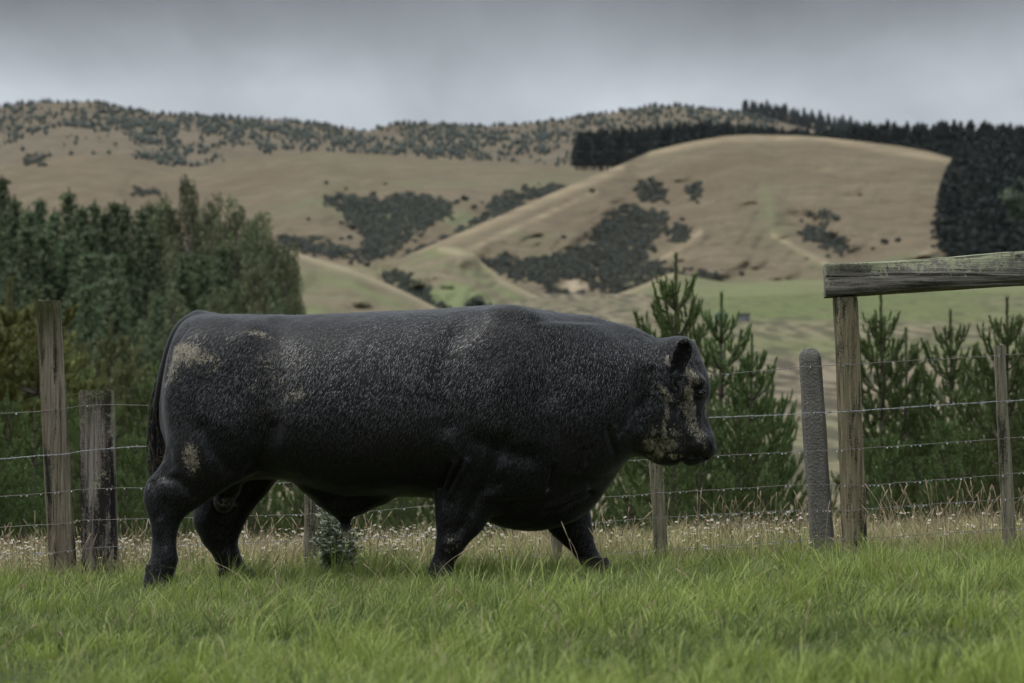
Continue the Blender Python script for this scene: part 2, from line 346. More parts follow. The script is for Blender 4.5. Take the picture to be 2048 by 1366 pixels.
M_dark = leaf_mat('far dark pine needles', (.020, .028, .023, 1), (.034, .046, .036, 1))
M_scrub = leaf_mat('gully scrub leaves', (.034, .042, .032, 1), (.130, .138, .100, 1), var=.2)
M_young = leaf_mat('plantation needles', (.030, .042, .032, 1), (.060, .078, .056, 1), var=.0)
def fn(t, put, b):
    co = t.coord('Object', (1, 1, .25))
    put(color=t.mix(t.noise(co, 9, 4, .7), (.07, .055, .04, 1), (.16, .135, .105, 1)), rough=.9)
M_bark = material('bark', fn)
def fn(t, put, b):
    co = t.coord('Object', (1, 1, .2))
    put(color=t.mix(t.noise(co, 4, 4, .7), (.16, .14, .11, 1), (.42, .39, .33, 1)), rough=.85)
M_gum = material('pale gum bark', fn)

def quads(mb, c, size, aspect=.6, tint=None, up=0.0):
    """random leaf faces at the points c"""
    n = len(c); a = R.normal(size=(n, 3)); a[:, 2] += up; a /= np.linalg.norm(a, axis=1)[:, None]
    b = np.cross(a, R.normal(size=(n, 3))); b /= np.linalg.norm(b, axis=1)[:, None]
    s = (size * R.uniform(.6, 1.4, n))[:, None] if np.isscalar(size) else size[:, None]
    v = np.stack([c - a * s * .5, c + b * s * aspect * .5, c + a * s * .5, c - b * s * aspect * .5], 1).reshape(-1, 3)
    mb.add(v, np.arange(4 * n).reshape(-1, 4), np.repeat(R.random(n) if tint is None else tint, 4))
def shell(n, r, c=(0, 0, 0), lo=.55, flat_bottom=False):
    d = R.normal(size=(n, 3)); d /= np.linalg.norm(d, axis=1)[:, None]
    if flat_bottom: d[:, 2] = np.abs(d[:, 2])
    return np.asarray(c) + d * np.asarray(r) * R.uniform(lo, 1.0, n)[:, None]
def ico(mb, c, r, a=0.0, rings=4, seg=7):
    vs = [(0, 0, -1)]
    for i in range(1, rings): 
        th = math.pi * i / rings
        for j in range(seg):
            ph = 2 * math.pi * (j + .5 * (i % 2)) / seg; vs.append((math.sin(th) * math.cos(ph), math.sin(th) * math.sin(ph), -math.cos(th)))
    vs.append((0, 0, 1)); vs = np.array(vs); k = R.uniform(.85, 1.15, len(vs))[:, None]
    fs = [[0, 1 + (j + 1) % seg, 1 + j] for j in range(seg)]
    for i in range(rings - 2):
        o = 1 + i * seg
        fs += [[o + j, o + (j + 1) % seg, o + seg + (j + 1) % seg, o + seg + j] for j in range(seg)]
    o = 1 + (rings - 2) * seg; fs += [[o + j, o + (j + 1) % seg, len(vs) - 1] for j in range(seg)]
    mb.add(np.asarray(c) + vs * k * np.asarray(r), fs, a)

# ------------------------------------------------------------------ scrub in the gullies: nobody could count it
def inpoly(px, py, poly):
    c = np.zeros(px.shape, bool); n = len(poly)
    for i in range(n):
        x0, y0 = poly[i]; x1, y1 = poly[i - 1]
        c ^= ((y0 > py) != (y1 > py)) & (px < (x1 - x0) * (py - y0) / ((y1 - y0) or 1e-9) + x0)
    return c
def scrub(name, hill, polys, sp=4.3, rpx=(2.5, 8.5), label=None, fn=75):
    mb = MB()
    for poly in polys:
        pa = np.array(poly, float); lo, hi = pa.min(0), pa.max(0)
        n = int((hi[0] - lo[0]) * (hi[1] - lo[1]) / (sp * sp * .8))
        q = R.uniform(lo - 4, hi + 4, (n, 2)); jit = R.normal(0, 5.0, (n, 2))
        q = q[inpoly(q[:, 0] + jit[:, 0], q[:, 1] + jit[:, 1], poly)]
        for (x, y) in q:
            p = hill.at(x, y); D = p[1] + 16; r = R.uniform(*rpx) * D / FPX
            c = p + np.array([0, 0, r * .35]); ico(mb, c, (r * .7, r * .7, r * .5), R.uniform(0, .3))
            tv = R.uniform(0, .55); quads(mb, shell(fn, (r * 1.15, r * 1.15, r * .9), c, .6), r * .42, .8, np.clip(tv + R.uniform(-.15, .35, fn), 0, 1))
    return tag(link(name, mb.mesh(name, M_scrub, smooth=False)), label, 'scrub', kind='stuff')
scrub('scrub', mid, [[(640, 402), (700, 393), (760, 398), (830, 392), (905, 410), (905, 425), (860, 455), (800, 492), (770, 517), (722, 507), (735, 470), (700, 450), (690, 425)],
    [(556, 478), (640, 484), (700, 502), (770, 512), (740, 524), (640, 512), (565, 496)], [(975, 407), (1040, 387), (1125, 372), (1132, 381), (1060, 407), (1000, 437), (960, 457), (955, 440), (985, 422)],
    [(806, 512), (960, 448), (966, 456), (830, 522)], [(50, 322), (70, 316), (92, 322), (88, 332), (56, 332)], [(270, 384), (300, 378), (318, 388), (300, 396), (272, 392)]],
    label='dark scrub filling the gullies of the middle brown hill')
scrub('scrub.001', main, [[(1190, 460), (1230, 420), (1270, 415), (1330, 430), (1332, 455), (1300, 480), (1290, 520), (1250, 555), (1230, 578), (1180, 583), (1180, 556), (1110, 556), (1110, 572), (1040, 562), (980, 538), (962, 518), (1030, 520), (1110, 515), (1180, 490)],
    [(1272, 372), (1305, 364), (1335, 380), (1330, 402), (1285, 405)], [(1338, 462), (1372, 452), (1385, 468), (1375, 485), (1340, 484)], [(1600, 462), (1640, 455), (1690, 485), (1702, 512), (1660, 500), (1620, 480)],
    [(1610, 428), (1660, 430), (1680, 440), (1640, 444)], [(1370, 375), (1400, 364), (1402, 395), (1382, 400)], [(1330, 548), (1385, 552), (1410, 543), (1445, 552), (1450, 566), (1400, 572), (1340, 572)],
    [(1180, 603), (1230, 578), (1285, 535), (1335, 522), (1325, 545), (1260, 580), (1195, 606)], [(1095, 578), (1150, 590), (1185, 592), (1180, 615), (1140, 625), (1090, 610)]],
    label='dark scrub filling the gullies of the big round brown hill')
scrub('scrub.002', knoll, [[(758, 549), (800, 545), (850, 575), (864, 600), (910, 630), (880, 640), (820, 592), (770, 566)]], label='strip of dark scrub between the two low pale hills')

def bush_proto():
    mb = MB(); r = 1.0
    for k in range(5):
        c = np.array([R.uniform(-.5, .5), R.uniform(-.5, .5), R.uniform(.35, .8)]); ico(mb, c, (.42, .42, .36), .2); quads(mb, shell(90, (.6, .6, .5), c, .7), .26, .8)
    o = empty('bush', (0, 0, -500), 'small dark bush standing alone on the brown hillside', 'bush', 'lone bushes on the brown hills')
    link('foliage', mb.mesh('bush_foliage', M_scrub, smooth=False), o, False)
    tb = MB(); tube(tb, [(0, 0, -.3), (0, 0, .5)], [.08, .05], 6); link('stem', tb.mesh('bush_stem', M_bark), o, False)
    return o
bp = bush_proto(); first = True
for hl, x, y, r in [(mid, 914, 407, 7), (mid, 929, 402, 9), (mid, 905, 440, 5), (mid, 617, 441, 5), (mid, 706, 460, 9), (mid, 684, 449, 6), (mid, 683, 480, 5), (mid, 700, 478, 7), (mid, 735, 477, 8), (mid, 652, 368, 5), (mid, 770, 370, 4), (mid, 692, 380, 4), (mid, 947, 418, 7),
        (mid, 266, 392, 6), (main, 1185, 385, 7), (main, 1128, 477, 6), (main, 1365, 442, 6), (main, 1310, 390, 5), (main, 1395, 408, 5), (main, 1484, 552, 7), (main, 1603, 444, 5), (main, 1770, 488, 9), (main, 1795, 484, 7), (main, 1745, 500, 5), (main, 1308, 505, 8), (knoll, 702, 529, 6), (knoll, 735, 533, 7), (main, 1720, 392, 4)]:
    p = hl.at(x, y); s_ = r * (p[1] + 16) / FPX
    if first: bp.location = p; bp.scale = (s_,) * 3; first = False
    else: copy_thing(bp, p, R.uniform(0, 6), s_)

# ------------------------------------------------------------------ plantation of young pines on the far ridge (thousands)
mb = MB(); n = 14000
q = np.stack([R.uniform(-60, 1720, n), R.uniform(195, 335, n)], -1)
q[:, 0] = np.round(q[:, 0] / 9) * 9 + R.normal(0, 2.0, n)
ry = far.R(q[:, 0]); ok = (q[:, 1] > ry + 1) & (q[:, 1] < mid.R(np.clip(q[:, 0], -500, 1500)) + 3)
tan = inpoly(q[:, 0], q[:, 1], [(-80, 322), (0, 300), (60, 272), (130, 252), (200, 262), (235, 300), (300, 326), (300, 345), (-80, 345)])
v3 = np.stack([q[:, 0] * .02, q[:, 1] * .045, q[:, 0] * 0], -1)
dens = .55 + .75 * fbm(v3, 1.0, 3, 11) + .35 * np.exp(-((q[:, 1] - ry - 22) / 16) ** 2) * ((q[:, 0] > 200) & (q[:, 0] < 760)) - .25 * (q[:, 0] < 120) - .3 * blob(q[:, 0], q[:, 1], 200, 230, 50, 25) - .12 * ((q[:, 1] - ry) > 60) - .18 * (q[:, 0] > 1230)
ok &= ~(tan & (R.random(n) > .03)) & (R.random(n) < dens)
for (x, y) in np.concatenate([q[ok], np.stack([(xr := np.arange(-60, 1560, 7.5) + R.uniform(-3, 3, 216)), far.R(xr) + 1], -1)]):
    p = far.at(x, y); h = 6.2 * R.uniform(.25, 1.0); r = h * R.uniform(.30, .46); ph = np.arange(5) * 1.2566 + R.uniform(0, 6)
    ring = np.stack([np.cos(ph) * r, np.sin(ph) * r, np.full(5, h * .22)], -1); ring2 = np.stack([np.cos(ph) * r * .75, np.sin(ph) * r * .75, np.full(5, h * .6)], -1)
    V = np.concatenate([[[0, 0, -.5]], ring, ring2, [[R.uniform(-.2, .2), 0, h]]]) + p
    F = [[0, 1 + (k + 1) % 5, 1 + k] for k in range(5)] + [[1 + k, 1 + (k + 1) % 5, 6 + (k + 1) % 5, 6 + k] for k in range(5)] + [[6 + k, 6 + (k + 1) % 5, 11] for k in range(5)]
    mb.add(V, F, R.random())
tag(link('plantation', mb.mesh('plantation', M_young, smooth=False)), 'rows of tiny dark young pines dotted over the far ridge', 'plantation', kind='stuff')

# ------------------------------------------------------------------ far dark pines: belt behind the big hill, wood at its right end
def far_pine(seed):
    mb = MB(); h = 20.0; w = 5.2
    for z, r in ((3, 3.2), (7, 3.6), (11, 2.7), (14.5, 1.8), (17.5, .9)): ico(mb, (0, 0, z), (r * .7, r * .7, 2.8), .05)
    n = 900; z = h * R.power(1.25, n); z = h - z * .97; z = np.clip(z, 1, h)
    rr = w * .62 * (np.clip(1 - z / h, 0, 1) ** .62) * (1 + .28 * np.sin(z * 2.2 + seed)) * R.uniform(.72, 1.1, n) + .1; a = R.uniform(0, 6.283, n)
    quads(mb, np.stack([np.cos(a) * rr, np.sin(a) * rr, z], -1), 1.15, .5)
    o = empty('pine_tree', (0, 0, -500), 'x', 'tree'); link('crown', mb.mesh('far_pine_crown', M_dark, smooth=False), o, False)
    tb = MB(); tube(tb, [(0, 0, -2), (0, 0, 9), (0, 0, 19)], [.45, .3, .08], 6); link('trunk', tb.mesh('far_pine_trunk', M_bark), o, False)
    return o
FP = [far_pine(k) for k in range(3)]; used = set()
def put_tree(protos, k, x, y, z, h, h0, label, group, rz=None, wide=1.0):
    o = protos[k % len(protos)]; s_ = h / h0; rz = R.uniform(0, 6.28) if rz is None else rz
    if id(o) not in used:
        used.add(id(o)); o.location = (x, y, z); o.rotation_euler = (0, 0, rz); o.scale = (s_ * wide, s_ * wide, s_); o['label'] = label; o['group'] = group; return o
    return copy_thing(o, (x, y, z), rz, (s_ * wide, s_ * wide, s_), label, group)
k = 0
L1, G1 = 'dark pine in the belt along the back of the big brown hill', 'dark pines in the belt behind the big hill'
tops = [(1145, 276), (1165, 264), (1200, 258), (1260, 256), (1320, 252), (1374, 247), (1400, 242), (1450, 244), (1504, 248), (1550, 256), (1600, 258), (1640, 257), (1690, 258)]
for row in range(2):
    for x in np.arange(1150 + row * 5, 1700, 10.5):
        D = 1620 + row * 35 + R.uniform(-10, 10); yt = interp(x, tops) + R.uniform(-6, 9) + row * 1.5; yb = max(yt + 58, min(334, float(main.R(x)) + 40)) if x > 1250 else 334
        X_ = (x + R.uniform(-3, 3) - 1024) / FPX * D; zt = CZ + (HOR - yt) / FPX * D; zb = CZ + (HOR - yb) / FPX * D
        put_tree(FP, k, X_, D - 16, zb, zt - zb, 20, L1, G1, wide=1.25); k += 1
L2, G2 = 'dark pine on the skyline right of the big brown hill', 'dark pines on the right skyline'
for row in range(2):
    for x in np.arange(1700 + row * 6, 2110, 13.0):
        D = 1560 + row * 30; yt = 246 + R.uniform(-6, 8) + row * 4; X_ = (x + R.uniform(-4, 4) - 1024) / FPX * D
        zt = CZ + (HOR - yt) / FPX * D; h = R.uniform(23, 26); put_tree(FP, k, X_, D - 16, zt - h, h, 20, L2, G2, wide=1.1); k += 1
L3, G3 = 'tall dark pine in the wood at the right edge beside the big hill', 'dark pines of the wood at the right edge'
edge = [(300, 1915), (340, 1898), (380, 1886), (420, 1880), (460, 1882), (500, 1898), (530, 1920)]
for yb in (345, 372, 398, 424, 450, 478, 506, 530):
    xl = float(interp(yb - 30, edge)) + 8
    for x in np.arange(xl, 2120, 25):
        x2 = x + R.uniform(-4, 4) if x > xl else x; p = main.at(x2, yb); D = p[1] + 16; h = R.uniform(12, 21) + (3 if x > xl + 40 else 0)
        put_tree(FP, k, p[0], p[1], p[2] - 1, h, 20, L3, G3, wide=1.25); k += 1
wv = MB(); fm = FP[0].children[0].data; co = np.empty(len(fm.vertices) * 3, np.float32); fm.vertices.foreach_get('co', co); co = co.reshape(-1, 3); fpoly = [list(p_.vertices) for p_ in fm.polygons]
ft = np.empty(len(fm.vertices), np.float32); fm.attributes['tint'].data.foreach_get('value', ft)
for row in range(2):
    for x in np.arange(1486, 1760, 8):
        D = 4150 - row * 200; yb = float(far_dark.R(x)) + 4 + row * 14; X_ = (x + R.uniform(-3, 3) - 1024) / FPX * D; z = CZ + (HOR - yb) / FPX * D; sc_ = R.uniform(.55, .95)
        wv.add(co * [sc_ * 1.5, sc_ * 1.5, sc_] + [X_, D - 16, z], np.array(fpoly[:0]).reshape(0, 4).astype(int)) if False else wv.add(co * [sc_ * 1.5, sc_ * 1.5, sc_] + [X_, D - 16, z], fpoly, ft)
for q_ in range(90):                        # the wood runs on to the right, outside the picture
    x_ = R.uniform(2135, 3300); yb = R.uniform(400, 530); p = main.at(x_, yb); sc_ = R.uniform(.7, 1.1); wv.add(co * [sc_ * 1.3, sc_ * 1.3, sc_] + (p - [0, 0, 1]), fpoly, ft)
tag(link('pine_wood', wv.mesh('pine_wood', M_dark, smooth=False)), 'hazy dark pine wood on the farthest ridge at upper right', 'wood', kind='stuff')

# ------------------------------------------------------------------ broad pale trees and the bare bush by the right wood
def round_tree(mat, h=10.0, lumps=16, nq=150, q=.42):
    mb = MB()
    for j in range(lumps):
        a = R.uniform(0, 6.28); z = R.uniform(.25, .88) * h; rr = h * .33 * math.sin(math.pi * min(z / h, .95) ** .8) * R.uniform(.3, 1); c = np.array([math.cos(a) * rr, math.sin(a) * rr, z]); r = R.uniform(.11, .19) * h
        ico(mb, c, (r * .7, r * .7, r * .6), .1); quads(mb, shell(nq, (r, r, r * .85), c, .65), q, .7)
    return mb.mesh('round_crown', mat, smooth=False)
rt = empty('broadleaf_tree', (0, 0, 0), 'x', 'tree'); link('crown', round_tree(M_scrub), rt, False)
tb = MB(); tube(tb, [(0, 0, -1), (.1, 0, 3), (0, .2, 7)], [.3, .22, .06], 7); link('trunk', tb.mesh('round_trunk', M_bark), rt, False)
RT = [rt]; used.discard(id(rt))
for j, (x, yb, h, lb) in enumerate([(1955, 508, 9, 'grey green round tree at the foot of the dark wood, above the timber rail'), (1990, 512, 11, 'larger grey green tree at the foot of the dark wood beside the frame edge'), (2032, 514, 10, 'round tree in the right corner of the dark wood above the rail')]):
    p = main.at(x, yb); put_tree(RT, 0, p[0], p[1] - 25, p[2] - 1, h, 10, lb, None)
mb = MB()
for j in range(420):
    a = R.uniform(0, 6.28); e = R.uniform(.1, 1.3); L = R.uniform(1.5, 4.0) * (1.2 - .3 * math.sin(e)); d = np.array([math.cos(a) * math.cos(e), math.sin(a) * math.cos(e), math.sin(e)])
    p0 = d * L * .3; p1 = d * L + R.normal(0, .25, 3); s2 = np.cross(d, (0, 1, .1)) * .07
    mb.add([p0 - s2, p0 + s2, p1], [[0, 1, 2]], .5)
def fn(t, put, b): put(color=(.17, .145, .145, 1), rough=.9)
M_twig = material('bare twigs', fn)
p = main.at(1918, 506); o = tag(link('bare_bush', mb.mesh('bare_bush', M_twig, smooth=False)), 'bare purplish grey bush at the left foot of the dark wood', 'bush'); o.location = p - np.array([0, 20, 1.0])
o.scale = (1.5, 1.5, 1.2)
rb = empty('broadleaf_tree', (0, 0, 0)); bpy.data.objects.remove(rb)
rt2 = empty('broadleaf_tree', (0, 0, 0), 'x', 'tree'); link('crown', round_tree(M_forest, 10.0, 22, 200, .36), rt2, False)
tb = MB(); tube(tb, [(0, 0, -1), (.1, 0, 3), (0, .2, 7)], [.3, .22, .06], 7); link('trunk', tb.mesh('round_trunk_b', M_bark), rt2, False)
for j, (x, yb, h, lb) in enumerate([(2010, 500, 21, 'large rounded dark green tree in the lower part of the right wood'), (2062, 470, 24, 'tall rounded dark green tree cut by the right frame edge'), (1978, 496, 13, 'smaller rounded green tree in front of the dark pines of the right wood')]):
    p = main.at(x, yb); put_tree([rt2], 0, p[0], p[1] - 18, p[2] - 1, h, 10, lb, None)
p = P(960, 628, 420); gz = float(ground_z(p[0], p[1])); 
put_tree(RT, 0, p[0], p[1], gz - 2, (CZ + (HOR - 588) / FPX * 420) - gz + 2, 10, 'pale green tree tip showing just above the middle of the bull\'s back', None)

# ------------------------------------------------------------------ the forest on the left: eucalypts and pines at 110 to 190 m
def gum(seed, h=14.0):
    mb = MB(); tb = MB(); n = 38
    tr = np.array([(0, 0, -1.5), (.1, 0, h * .3), (-.15, .1, h * .6), (.1, 0, h * .93)]); tube(tb, tr, [.26, .2, .13, .04], 8)
    for j in range(n):
        z = h * (.16 + .82 * (j + .5) / n); env = h * .125 * (1.15 - z / h) ** .75 * (1 if z > h * .3 else .75) * 1.25 + .12
        a = j * 2.4 + R.uniform(-.5, .5); rr = env * R.uniform(.35, 1.0); c = np.array([math.cos(a) * rr, math.sin(a) * rr, z]); r = R.uniform(.60, 1.05) * (1.15 - .45 * z / h)
        tube(tb, [(0, 0, z - 1.0), c * (.6, .6, 1) - (0, 0, .3), c], [.07, .045, .02], 5)
        tv = R.uniform(0, .6); nq_ = int(330 * r); quads(mb, shell(nq_, (r, r, r * 1.25), c, .45), .24, .38, np.clip(tv + R.uniform(-.15, .4, nq_), 0, 1), up=-.6)
    o = empty('eucalyptus_tree', (0, 0, -500), 'x', 'tree'); link('crown', mb.mesh('gum_crown', M_euc, smooth=False), o, False); link('trunk', tb.mesh('gum_trunk', M_gum), o, False); return o
def fpine(seed, h=14.0):
    mb = MB(); tb = MB(); tube(tb, [(0, 0, -1.5), (0, 0, h * .5), (0, 0, h)], [.24, .15, .03], 7)
    z = h * .1
    while z < h * .985:
        L = min((h - z) * .30, 1.5 + (h - z) * .10) * R.uniform(.65, 1.2) + .18; nb = 6
        for b in range(nb):
            a = b * 6.283 / nb + z * 3 + R.uniform(-.3, .3); l = L * R.uniform(.7, 1.15); d = np.array([math.cos(a), math.sin(a), .28]); tip = np.array([0, 0, z]) + d * l + (0, 0, .12 * l)
            if l > .8: tube(tb, [(0, 0, z), tip], [.04, .015], 4, cap=False)
            for s_ in np.linspace(.3 if l > .8 else .0, 1, max(2, int(l * 3.2))):
                c = np.array([0, 0, z]) * (1 - s_) + tip * s_ ; quads(mb, shell(26, (.40, .40, .30), c, .2), .30, .30, np.clip(s_ * .6 + R.uniform(-.3, .5, 26), 0, 1), up=.2)
        z += .42 + .16 * R.random()
    quads(mb, np.stack([R.normal(0, .05, 60), R.normal(0, .05, 60), h - R.uniform(0, 1.2, 60)], -1), .3, .2, up=2)
    o = empty('pine_tree', (0, 0, -500), 'x', 'tree'); link('crown', mb.mesh('forest_pine_crown', M_forest, smooth=False), o, False); link('trunk', tb.mesh('forest_pine_trunk', M_bark), o, False); return o
GU = [gum(k) for k in range(3)]; FO = [fpine(k) for k in range(3)]
LE, GE = 'olive green eucalyptus in the forest behind the bull\'s rump', 'eucalyptus trees of the left forest'
LP, GP = 'dark green pine in the forest at the left edge', 'pines of the left forest'
def stand(x, yt, D, kind, label, group, wide=1.0, protos=None):
    global k
    X_ = (x - 1024) / FPX * D; z = float(ground_z(X_, D - 16)) - .3; zt = CZ + (HOR - yt) / FPX * D
    k += 1; return put_tree(GU if kind == 'g' else FO, k, X_, D - 16, z, zt - z, 14, label, group, wide=wide)
for x, yt in [(-30, 345), (3, 352), (30, 388), (58, 412), (80, 396), (108, 415), (137, 376), (165, 412), (190, 398), (210, 415), (228, 401), (250, 400), (283, 410), (303, 408), (330, 402)]:
    stand(x, yt, R.uniform(150, 175), 'p', LP, GP, .70)
for x, yt, D in [(303, 408, 165), (318, 400, 160), (348, 412, 150), (377, 358, 150), (398, 420, 160), (420, 397, 158), (448, 440, 150), (475, 403, 150), (498, 450, 155), (520, 428, 150), (541, 470, 148), (562, 490, 146), (580, 510, 144), (590, 560, 140), (596, 600, 138)]:
    stand(x, yt, D, 'g', LE, GE, .62)
for D, y0, y1 in [(140, 450, 500), (128, 510, 560), (115, 560, 640)]:
    for x in np.arange(-60, 300, 40): stand(x + R.uniform(-12, 12), R.uniform(y0 - 25, y1 + 30), D + R.uniform(-4, 4), 'p', LP, GP, .85)
    for x in np.arange(310, 590, 33): stand(x + R.uniform(-10, 10), R.uniform(y0 - 20, y1 + 30) + (40 if x > 520 else 0), D + R.uniform(-4, 4), 'g' if R.random() < .75 else 'p', LE if True else LP, GE, .75)
for o in [o for o in S.objects if o.name.startswith('pine_tree') and o.get('label') == LE]: o['label'] = 'dark pine among the eucalyptus trees behind the bull\'s rump'; o['group'] = 'pines among the eucalyptus trees'

# ------------------------------------------------------------------ young pines behind the fence
def needles(mb, pts, n, L, spread, w=.0085, tint=(.2, .9)):
    pts = np.asarray(pts, float); seg = np.linalg.norm(np.diff(pts, axis=0), axis=1); cum = np.concatenate([[0], np.cumsum(seg)])
    u = R.uniform(0, cum[-1], n); i = np.clip(np.searchsorted(cum, u) - 1, 0, len(seg) - 1); f = ((u - cum[i]) / seg[i])[:, None]
    p = pts[i] * (1 - f) + pts[i + 1] * f; tg = (pts[i + 1] - pts[i]) / seg[i][:, None]
    r = np.cross(tg, R.normal(size=(n, 3))); r /= np.linalg.norm(r, axis=1)[:, None]
    th = R.uniform(.35, 1.0, n)[:, None] * spread; d = tg * np.cos(th) + r * np.sin(th); d[:, 2] += .12
    sd_ = np.cross(d, R.normal(size=(n, 3))); sd_ /= np.linalg.norm(sd_, axis=1)[:, None]
    l = L * R.uniform(.7, 1.15, n)[:, None]
    v = np.stack([p - sd_ * w * .5, p + sd_ * w * .5, p + d * l], 1).reshape(-1, 3)
    mb.add(v, np.arange(3 * n).reshape(-1, 3), np.repeat(R.uniform(*tint, n), 3))
def young_pine(seed, h=3.6, golden=False):
    mb = MB(); tb = MB(); rr = np.random.default_rng(seed)
    tube(tb, [(0, 0, -.6), (.02, 0, h * .5), (0, 0, h)], [.055, .035, .008], 7)
    needles(mb, [(0, 0, h - .66), (0, 0, h)], 520, .075, .6)
    z = h - .60; first = True
    while z > .15:
        dep = h - z; L = (.30 + .34 * dep ** .85) * rr.uniform(.85, 1.1) * (.75 if first else 1); nb = 5 if first else 6
        for b in range(nb):
            a = b * 6.283 / nb + z * 5 + rr.uniform(-.25, .25); l = L * rr.uniform(.75, 1.15); out = np.array([math.cos(a), math.sin(a), 0])
            ang = max(.45, 1.0 - .17 * dep) * (1.15 if first else 1.0)
            p0 = np.array([0, 0, z]); pts = [p0]; e = ang * .62
            for s_ in range(5): pts.append(pts[-1] + (out * math.cos(e) + np.array([0, 0, math.sin(e)])) * l / 5); e = min(1.35, e + .2)
            pts = np.array(pts); tube(tb, pts, np.linspace(.016, .005, 6), 5, cap=False)
            needles(mb, pts[1:] if l > .5 else pts, int(l * 520), .078, .75)
            m = int(l * 11)                            # side shoots, their tips turning up
            for q in range(m):
                u = rr.uniform(.25, .95); c = pts[0] + (pts[-1] - pts[0]) * u; c[2] = np.interp(u, np.linspace(0, 1, 6), pts[:, 2])
                sdv = out * .5 + np.array([-out[1], out[0], 0]) * rr.choice([-1, 1]) * rr.uniform(.4, 1.0); sdv /= np.linalg.norm(sdv)
                ll = rr.uniform(.10, .24) * (1.1 if dep > .8 else .9)
                sp = np.array([c, c + sdv * ll * .45 + (0, 0, ll * .2), c + sdv * ll * .65 + (0, 0, ll * .85)]); needles(mb, sp, int(ll * 560), .058, .62)
        z -= .30 + .05 * rr.random(); first = False
    o = empty('young_pine', (0, 0, -500), 'x', 'tree'); link('foliage', mb.mesh('young_pine_foliage', M_gold if golden == 1 else M_pale if golden == 2 else M_pine, smooth=False), o, False)
    link('trunk', tb.mesh('young_pine_trunk', M_bark), o, False); return o
YP = [young_pine(31), young_pine(57), young_pine(83)]; YG = [young_pine(11, 3.6, 1)]; YL = [young_pine(12, 3.6, 2)]
def pine(x, yt, D, label, group=None, protos=None, wide=1.0):
    global k
    X_ = (x - 1024) / FPX * D; z = float(ground_z(X_, D - 16)) - .1; zt = CZ + (HOR - yt) / FPX * D
    k += 1; return put_tree(protos or YP, k, X_, D - 16, z, zt - z, 3.6, label, group, wide=wide)
for a in [(1352, 512, 32, 'tallest young pine, its candle tip rising just right of the bull\'s head'), (1443, 588, 34, 'young pine with upright tip in front of the distant trough'),
          (1504, 672, 33, 'bushy young pine close right of the bull\'s nose'), (1762, 592, 34, 'open young pine whose tip stands just right of the tall timber post'),
          (1901, 622, 34, 'young pine with single long leader between the timber post and last thin post'), (2014, 598, 31, 'dark young pine behind the thin round post at the right'),
          (1812, 660, 36, 'young pine with paired upright tips under the middle of the timber rail'), (1953, 690, 33, 'low young pine left of the thin round right post')]: pine(*a)
GN = 'young pines massed behind the fence'
for a in [(1300, 770, 36), (1545, 765, 37), (1262, 860, 34), (1190, 850, 37), (1480, 800, 30), (1400, 790, 30), (1590, 985, 33), (1850, 770, 37), (1740, 860, 33), (1985, 780, 35), (2060, 640, 34), (2070, 760, 29), (1780, 850, 30), (1890, 820, 30), (1935, 850, 29), (2110, 700, 33), (1680, 1010, 34), (1835, 900, 31), (1530, 930, 31), (1450, 930, 29), (1345, 880, 29), (1850, 960, 29), (1760, 960, 29)]:
    pine(*a, 'young pine massed low behind the fence at the right', GN + ' on the right')
for x in (478, 530, 590, 650, 712, 770, 830, 890, 950, 1010, 1075, 1130): pine(x, R.uniform(800, 880), R.uniform(33, 40), 'young pine seen under the belly of the bull', 'young pines seen under the bull')
for x in (505, 600, 700, 800, 900, 1000, 1100): pine(x, R.uniform(930, 970), R.uniform(29, 31), 'young pine seen under the belly of the bull', 'young pines seen under the bull')
for a in [(20, 562, 46), (-50, 600, 44), (75, 650, 44)]: pine(*a, 'golden green conifer with spreading branches at the left edge', 'golden conifers at the left edge', YG, 1.7)
for a in [(222, 640, 58), (262, 700, 56), (180, 690, 55)]: pine(*a, 'pale yellow green conifer behind the broad low post', 'pale conifers behind the left posts', YL, 1.2)
for a in [(15, 770, 33), (70, 800, 31), (130, 770, 36), (-30, 800, 32), (175, 860, 33), (225, 830, 36), (270, 850, 33), (315, 820, 37), (45, 900, 29), (110, 900, 30), (250, 930, 29), (195, 760, 42), (290, 740, 46), (330, 700, 52), (140, 680, 50), (310, 930, 31), (-10, 910, 29), (165, 960, 29)]:
    pine(*a, 'young pine massed behind the fence left of the bull', GN + ' on the left')
for pr in FP + GU + FO + YP + YG + YL:
    if pr.location[2] < -400: 
        for c in list(pr.children): bpy.data.objects.remove(c)
        bpy.data.objects.remove(pr)

# ------------------------------------------------------------------ far trough and tank on the meadow
def steel(t, put, b): put(color=t.mix(t.noise(t.coord(), 2.0, 4), (.42, .48, .50, 1), (.30, .35, .37, 1)), rough=.5, metal=.3)
M_tank = material('pale painted steel', steel)
def fn(t, put, b): put(color=t.mix(t.noise(t.coord(), 3.0, 4), (.10, .10, .105, 1), (.16, .16, .16, 1)), rough=.85)
M_shed = material('dark weathered boards', fn)
def gnd_at(px, py):                          # where the ray through a photo pixel meets the ground sheet
    Ds = np.geomspace(60, 790, 800); p = P(px, py, Ds); i_ = np.argmax(p[:, 2] < ground_z(p[:, 0], p[:, 1])); return p[i_]
p = gnd_at(1441, 643); d = p[1] + 16; r = 13 * d / FPX
mb = MB(); an = np.linspace(0, 6.283, 25)[:-1]
tube(mb, [(0, 0, -.3), (0, 0, r * 1.25)], [r, r], 28); 
o = empty('water_tank', p, 'pale blue grey round water tank on the green meadow', 'water tank'); link('tank_body', mb.mesh('tank_body', M_tank), o, False)
mb = MB(); tube(mb, [(0, 0, r * 1.251), (0, 0, r * 1.30), (0, 0, r * 1.45)], [r * 1.03, r * 1.03, r * .1], 28); link('lid', mb.mesh('tank_lid', M_tank), o, False)
